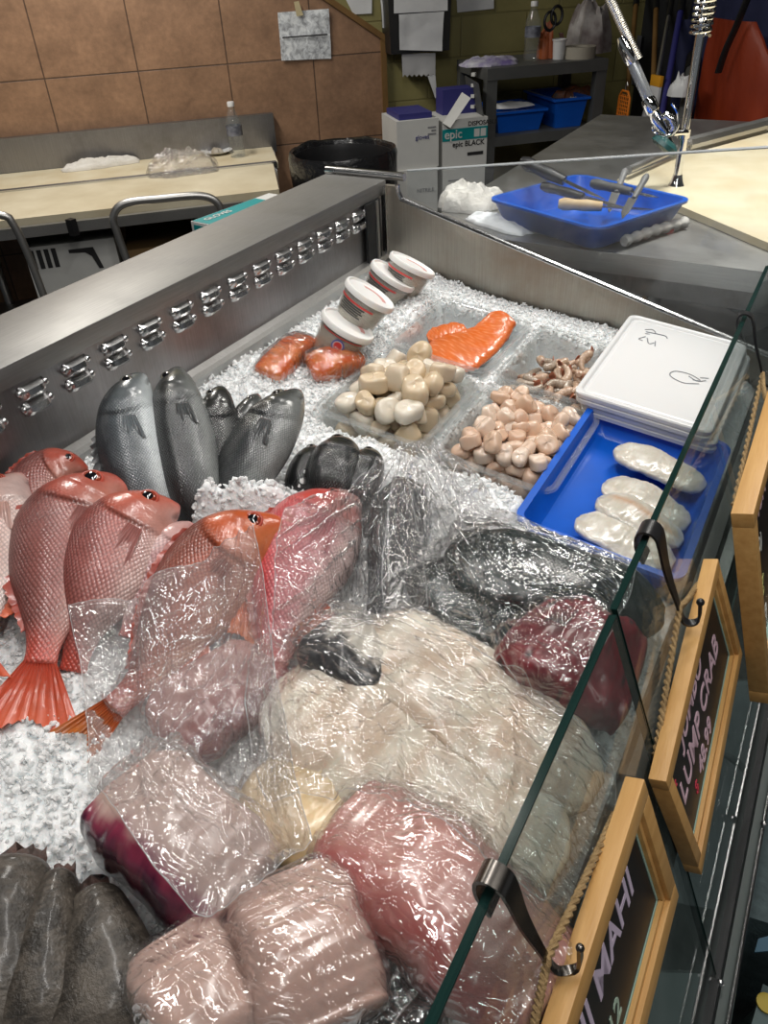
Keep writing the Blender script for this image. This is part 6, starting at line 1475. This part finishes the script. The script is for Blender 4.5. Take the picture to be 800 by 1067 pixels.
def film(label, top, right, bottom, left, m, seed, n=(110, 110), creases=60, amp=.007, dirs=None, soft=10, gap=.004, tent=.0, wave=.006, cat_='bag', name='plastic_bag'):
    """clear film: a Coons patch between four edges given as (pixel x, pixel y, height over the ice), laid over what is under it"""
    ni, nj = n
    def edge(e, k): 
        pts = [np.append(ice(px, py, h), h) for px, py, h in e]; return spline(pts, k)
    Tt, Bb = edge(top, nj), edge(bottom, nj); Lf, Rt = edge(left, ni), edge(right, ni)
    s = np.linspace(0, 1, nj)[None, :, None]; t = np.linspace(0, 1, ni)[:, None, None]
    S = (1-t)*Tt[None]+t*Bb[None]+(1-s)*Lf[:, None]+s*Rt[:, None]-((1-s)*(1-t)*Tt[0]+s*(1-t)*Tt[-1]+(1-s)*t*Bb[0]+s*t*Bb[-1])
    X_, Y_, Hh = S[..., 0], S[..., 1], S[..., 3]
    e1 = fbm(np.linspace(0, 9, max(ni, nj))+seed, 0*np.linspace(0, 1, max(ni, nj)), seed, 3)
    fl = icesurf(X_, Y_); dn_ = Vector((0, 0, -1))
    for i in range(ni):
        for j in range(nj):
            h = BV.ray_cast(Vector((X_[i, j], Y_[i, j], 1.6)), dn_)[0]
            if h is not None and h[2] > fl[i, j]: fl[i, j] = h[2]
    mx = fl.copy()
    for _ in range(5):
        p = np.pad(mx, 1, mode='edge'); mx = np.max([p[:-2, 1:-1], p[2:, 1:-1], p[1:-1, :-2], p[1:-1, 2:], p[1:-1, 1:-1]], axis=0)
    sm = blur(mx, soft); base = np.maximum(sm, fl)+gap
    tz = Z0-SL*X_+Hh; ss = s[..., 0]; tt = t[..., 0]
    sag = np.maximum(4*ss*(1-ss), 0)*np.maximum(4*tt*(1-tt), 0); Z_ = np.maximum(base, tz-tent*sag-.0)
    Z_ = np.where(np.isfinite(Z_), Z_, base)
    # creases: straight folds radiating from gathers or lying about
    g = np.random.default_rng(seed); cr = np.zeros_like(Z_)
    for k in range(creases):
        if dirs: 
            gx, gy, sp = dirs[k % len(dirs)]; a = g.uniform(0, 1, 2); p0 = np.array([gx, gy])+g.normal(0, sp*.15, 2); p1 = p0+(a-p0)*g.uniform(.5, 1.3)
        else: p0 = g.uniform(0, 1, 2); an = g.uniform(0, math.pi); p1 = p0+np.array([math.cos(an), math.sin(an)])*g.uniform(.12, .5)
        d = p1-p0; L2 = d@d+1e-9; u = np.clip(((ss-p0[0])*d[0]+(tt-p0[1])*d[1])/L2, 0, 1); dist = np.hypot(ss-p0[0]-u*d[0], tt-p0[1]-u*d[1]); w = g.uniform(.006, .020)
        cr = np.maximum(cr*.6, 0)+0*cr if False else np.maximum(cr, g.uniform(.25, 1)*np.exp(-2*(dist/w)**2)*np.sin(math.pi*np.clip(u, .04, .96))**.4*np.ones_like(cr))
    bg = np.zeros_like(Z_)
    for k in range(28):
        if dirs: gx, gy, sp = dirs[k % len(dirs)]; p0 = np.array([gx, gy])+g.normal(0, sp*.2, 2); p1 = p0+(g.uniform(0, 1, 2)-p0)*g.uniform(.6, 1.3)
        else: p0 = g.uniform(0, 1, 2); p1 = g.uniform(0, 1, 2)
        d = p1-p0; L2 = d@d+1e-9; u = np.clip(((ss-p0[0])*d[0]+(tt-p0[1])*d[1])/L2, 0, 1); dist = np.hypot(ss-p0[0]-u*d[0], tt-p0[1]-u*d[1]); w = g.uniform(.018, .04)
        bg = np.maximum(bg, g.uniform(.4, 1)*np.maximum(0, 1-dist/w)**1.2*np.sin(math.pi*np.clip(u, .03, .97))**.5)
    Z_ = Z_+3.0*amp*bg+amp*cr+wave*np.abs(fbm(X_*26+seed, Y_*26, seed, 3))+.0022*np.abs(fbm(X_*80+seed, Y_*80, seed+3, 2))
    jx = .5*wave*fbm(X_*22+seed+5, Y_*22, seed+7, 3); X_ = X_+jx; Y_ = Y_+.5*wave*fbm(X_*22+seed+9, Y_*22+4, seed+8, 3)
    q = MB(); I = np.arange(ni*nj).reshape(ni, nj); q.v = [tuple(p) for p in np.stack([X_, Y_, Z_], -1).reshape(-1, 3)]
    q.f = [tuple(map(int, r)) for r in np.stack([I[:-1, :-1], I[1:, :-1], I[1:, 1:], I[:-1, 1:]], -1).reshape(-1, 4)]; q.mi = [0]*len(q.f)
    fo = q.build(name, m, None, angle=180, label=label, cat=cat_)
    v = np.array(q.v).reshape(ni, nj, 3)
    for strip in (v[0], v[-1], v[:, 0], v[:, -1]):
        hq = MB(); hq.tube(strip, .0005, 4, cap=False); hq.build('hem', M_HEM, fo)
    return fo
M_HEM = clear('film_hem', (.9, .9, .9), .1, .35, (.9, .9, .9), fres=1.5)
def wrap(B, label, seed, m, off=.0035):
    o = wrapfilm(B[2], None, None, off, seed).build('plastic_wrap', m, None, angle=180, label=label, cat='wrap'); DRAPE.append(o); return o
wrap(B_BLK1, 'clear plastic wrap around the square pink block at the bottom edge', 201, M_F[3])
wrap(B_BLK2, 'clear plastic wrap around the taller pink block at the bottom edge', 203, M_F[3])
wrap(B_SWORD, 'tight clear plastic wrap around the long rose-pink loin', 205, M_F[4])
wrap(B_DARK, 'clear wrap over the black wet skin at the bottom edge', 207, M_F[4])
BV = refresh()
film('tall peaked clear bag over the orange-headed snapper and front loin', [(78, 648, .035), (120, 636, .05), (172, 612, .08), (225, 582, .12), (264, 552, .17)], [(264, 552, .17), (276, 610, .13), (286, 690, .09), (300, 770, .07), (318, 850, .06), (330, 900, .05)], [(92, 815, .03), (150, 905, .04), (195, 965, .05), (232, 985, .05), (290, 950, .05), (330, 900, .05)], [(78, 648, .035), (84, 700, .04), (92, 760, .04), (92, 815, .03)], M_F[0], 301, (210, 200), 190, .0065, [(1., 0., .35), (1., 0., .5), (.5, .55, 1.)], tent=.05)
film('long clear bag drawn to a point above the dark fish and pink snapper', [(302, 565, .06), (328, 545, .08), (360, 515, .11), (390, 488, .14), (420, 466, .16)], [(420, 466, .16), (428, 520, .12), (440, 575, .08), (446, 640, .06)], [(284, 680, .04), (330, 690, .05), (390, 668, .06), (446, 640, .06)], [(302, 565, .06), (294, 600, .055), (290, 640, .05), (284, 680, .04)], M_F[1], 303, (180, 180), 190, .0075, [(1., 0., .3), (.6, .6, 1.), (1., 0., .6)], tent=.04)
film('clear crumpled bag over the dark green fish and red tuna beside the glass', [(424, 466, .16), (455, 478, .14), (490, 520, .09), (545, 548, .08), (600, 566, .08), (664, 592, .08)], [(664, 592, .08), (650, 640, .08), (625, 700, .075), (590, 765, .06)], [(400, 640, .06), (440, 655, .065), (500, 690, .07), (550, 735, .07), (590, 765, .06)], [(424, 466, .16), (405, 530, .11), (398, 590, .08), (400, 640, .06)], M_F[2], 305, (180, 210), 240, .0075, [(.15, .2, .4), (.0, 0., .4), (.5, .5, 1.), (.2, .3, .5)], tent=.03)
film('wide sheet of clear film over the white fillets in the middle', [(268, 672, .05), (300, 660, .06), (350, 648, .07), (420, 650, .07), (480, 680, .07), (560, 730, .07), (640, 790, .06)], [(640, 790, .06), (640, 860, .05), (610, 930, .05), (560, 975, .05)], [(282, 850, .05), (330, 838, .055), (390, 856, .06), (450, 890, .06), (510, 940, .06), (560, 975, .05)], [(268, 672, .05), (258, 720, .055), (262, 790, .05), (282, 850, .05)], M_F[3], 307, (200, 230), 260, .006, [(.1, .05, .5), (.5, .5, 1.), (.1, .1, .3), (.6, .4, 1.)], tent=.03)
film('second crumpled bag gathered over the dark fish beneath the bay scallop bin', [(418, 470, .13), (448, 464, .12), (478, 478, .09), (500, 500, .05)], [(500, 500, .05), (520, 530, .05), (545, 560, .07)], [(405, 600, .07), (440, 590, .08), (490, 575, .08), (545, 560, .07)], [(418, 470, .13), (408, 510, .10), (404, 555, .08), (405, 600, .07)], M_F[5], 309, (150, 150), 150, .008, [(.3, .1, .5), (.5, .5, 1.)], tent=.02)
# ================================================================== light and view
w = bpy.data.worlds.new('World'); SC.world = w; w.use_nodes = True
w.node_tree.nodes['Background'].inputs[0].default_value = (.75, .80, .85, 1); w.node_tree.nodes['Background'].inputs[1].default_value = .14
def lamp(name, loc, target, sx, sy, power, col=(1, .96, .9), spread=180):
    d = bpy.data.lights.new(name, 'AREA'); d.shape = 'RECTANGLE'; d.size = sx; d.size_y = sy; d.energy = power; d.color = col; d.spread = math.radians(spread)
    o = bpy.data.objects.new(name, d); COL.objects.link(o); o.location = loc
    o.rotation_euler = (Vector(target)-Vector(loc)).to_track_quat('-Z', 'Y').to_euler(); return o
lamp('case_lamp_strip', (-.30, .6, 2.75), (-.45, .7, .9), .05, 1.5, 17, (1, .975, .94))
lamp('ceiling_lamp_near', (.5, -.6, 2.9), (.3, -.3, 0), .06, 1.2, 10, (1, .97, .93))
lamp('ceiling_lamp_case', (-.9, 1.7, 2.9), (-.8, 1.5, 0), .05, 1.0, 11, (1, .97, .93))
lamp('ceiling_lamp_front', (.9, .9, 2.9), (.6, .9, 0), .06, 1.2, 9, (1, .97, .93))
lamp('ceiling_lamp_left', (-1.7, .2, 2.9), (-1.5, .3, 0), .06, 1.2, 7, (1, .97, .93))
lamp('ceiling_lamp_counter', tuple(W(-.3, 1.0, 2.9)), tuple(W(-.3, .7, 0)), .25, 1.2, 46, (1, .96, .89))
lamp('ceiling_lamp_table', (-.1, 2.75, 2.9), (-.2, 2.6, 0), .25, 1.2, 24, (1, .97, .91), 110)
SC.view_settings.view_transform = 'Standard'; SC.view_settings.look = 'None'; SC.view_settings.exposure = 0; SC.view_settings.gamma = 1
SC.view_settings.use_curve_mapping = False
SC.cycles.transparent_max_bounces = 24; SC.cycles.max_bounces = 8; SC.cycles.use_denoising = True
SC.cycles.caustics_reflective = False; SC.cycles.caustics_refractive = False; SC.cycles.sample_clamp_indirect = 6
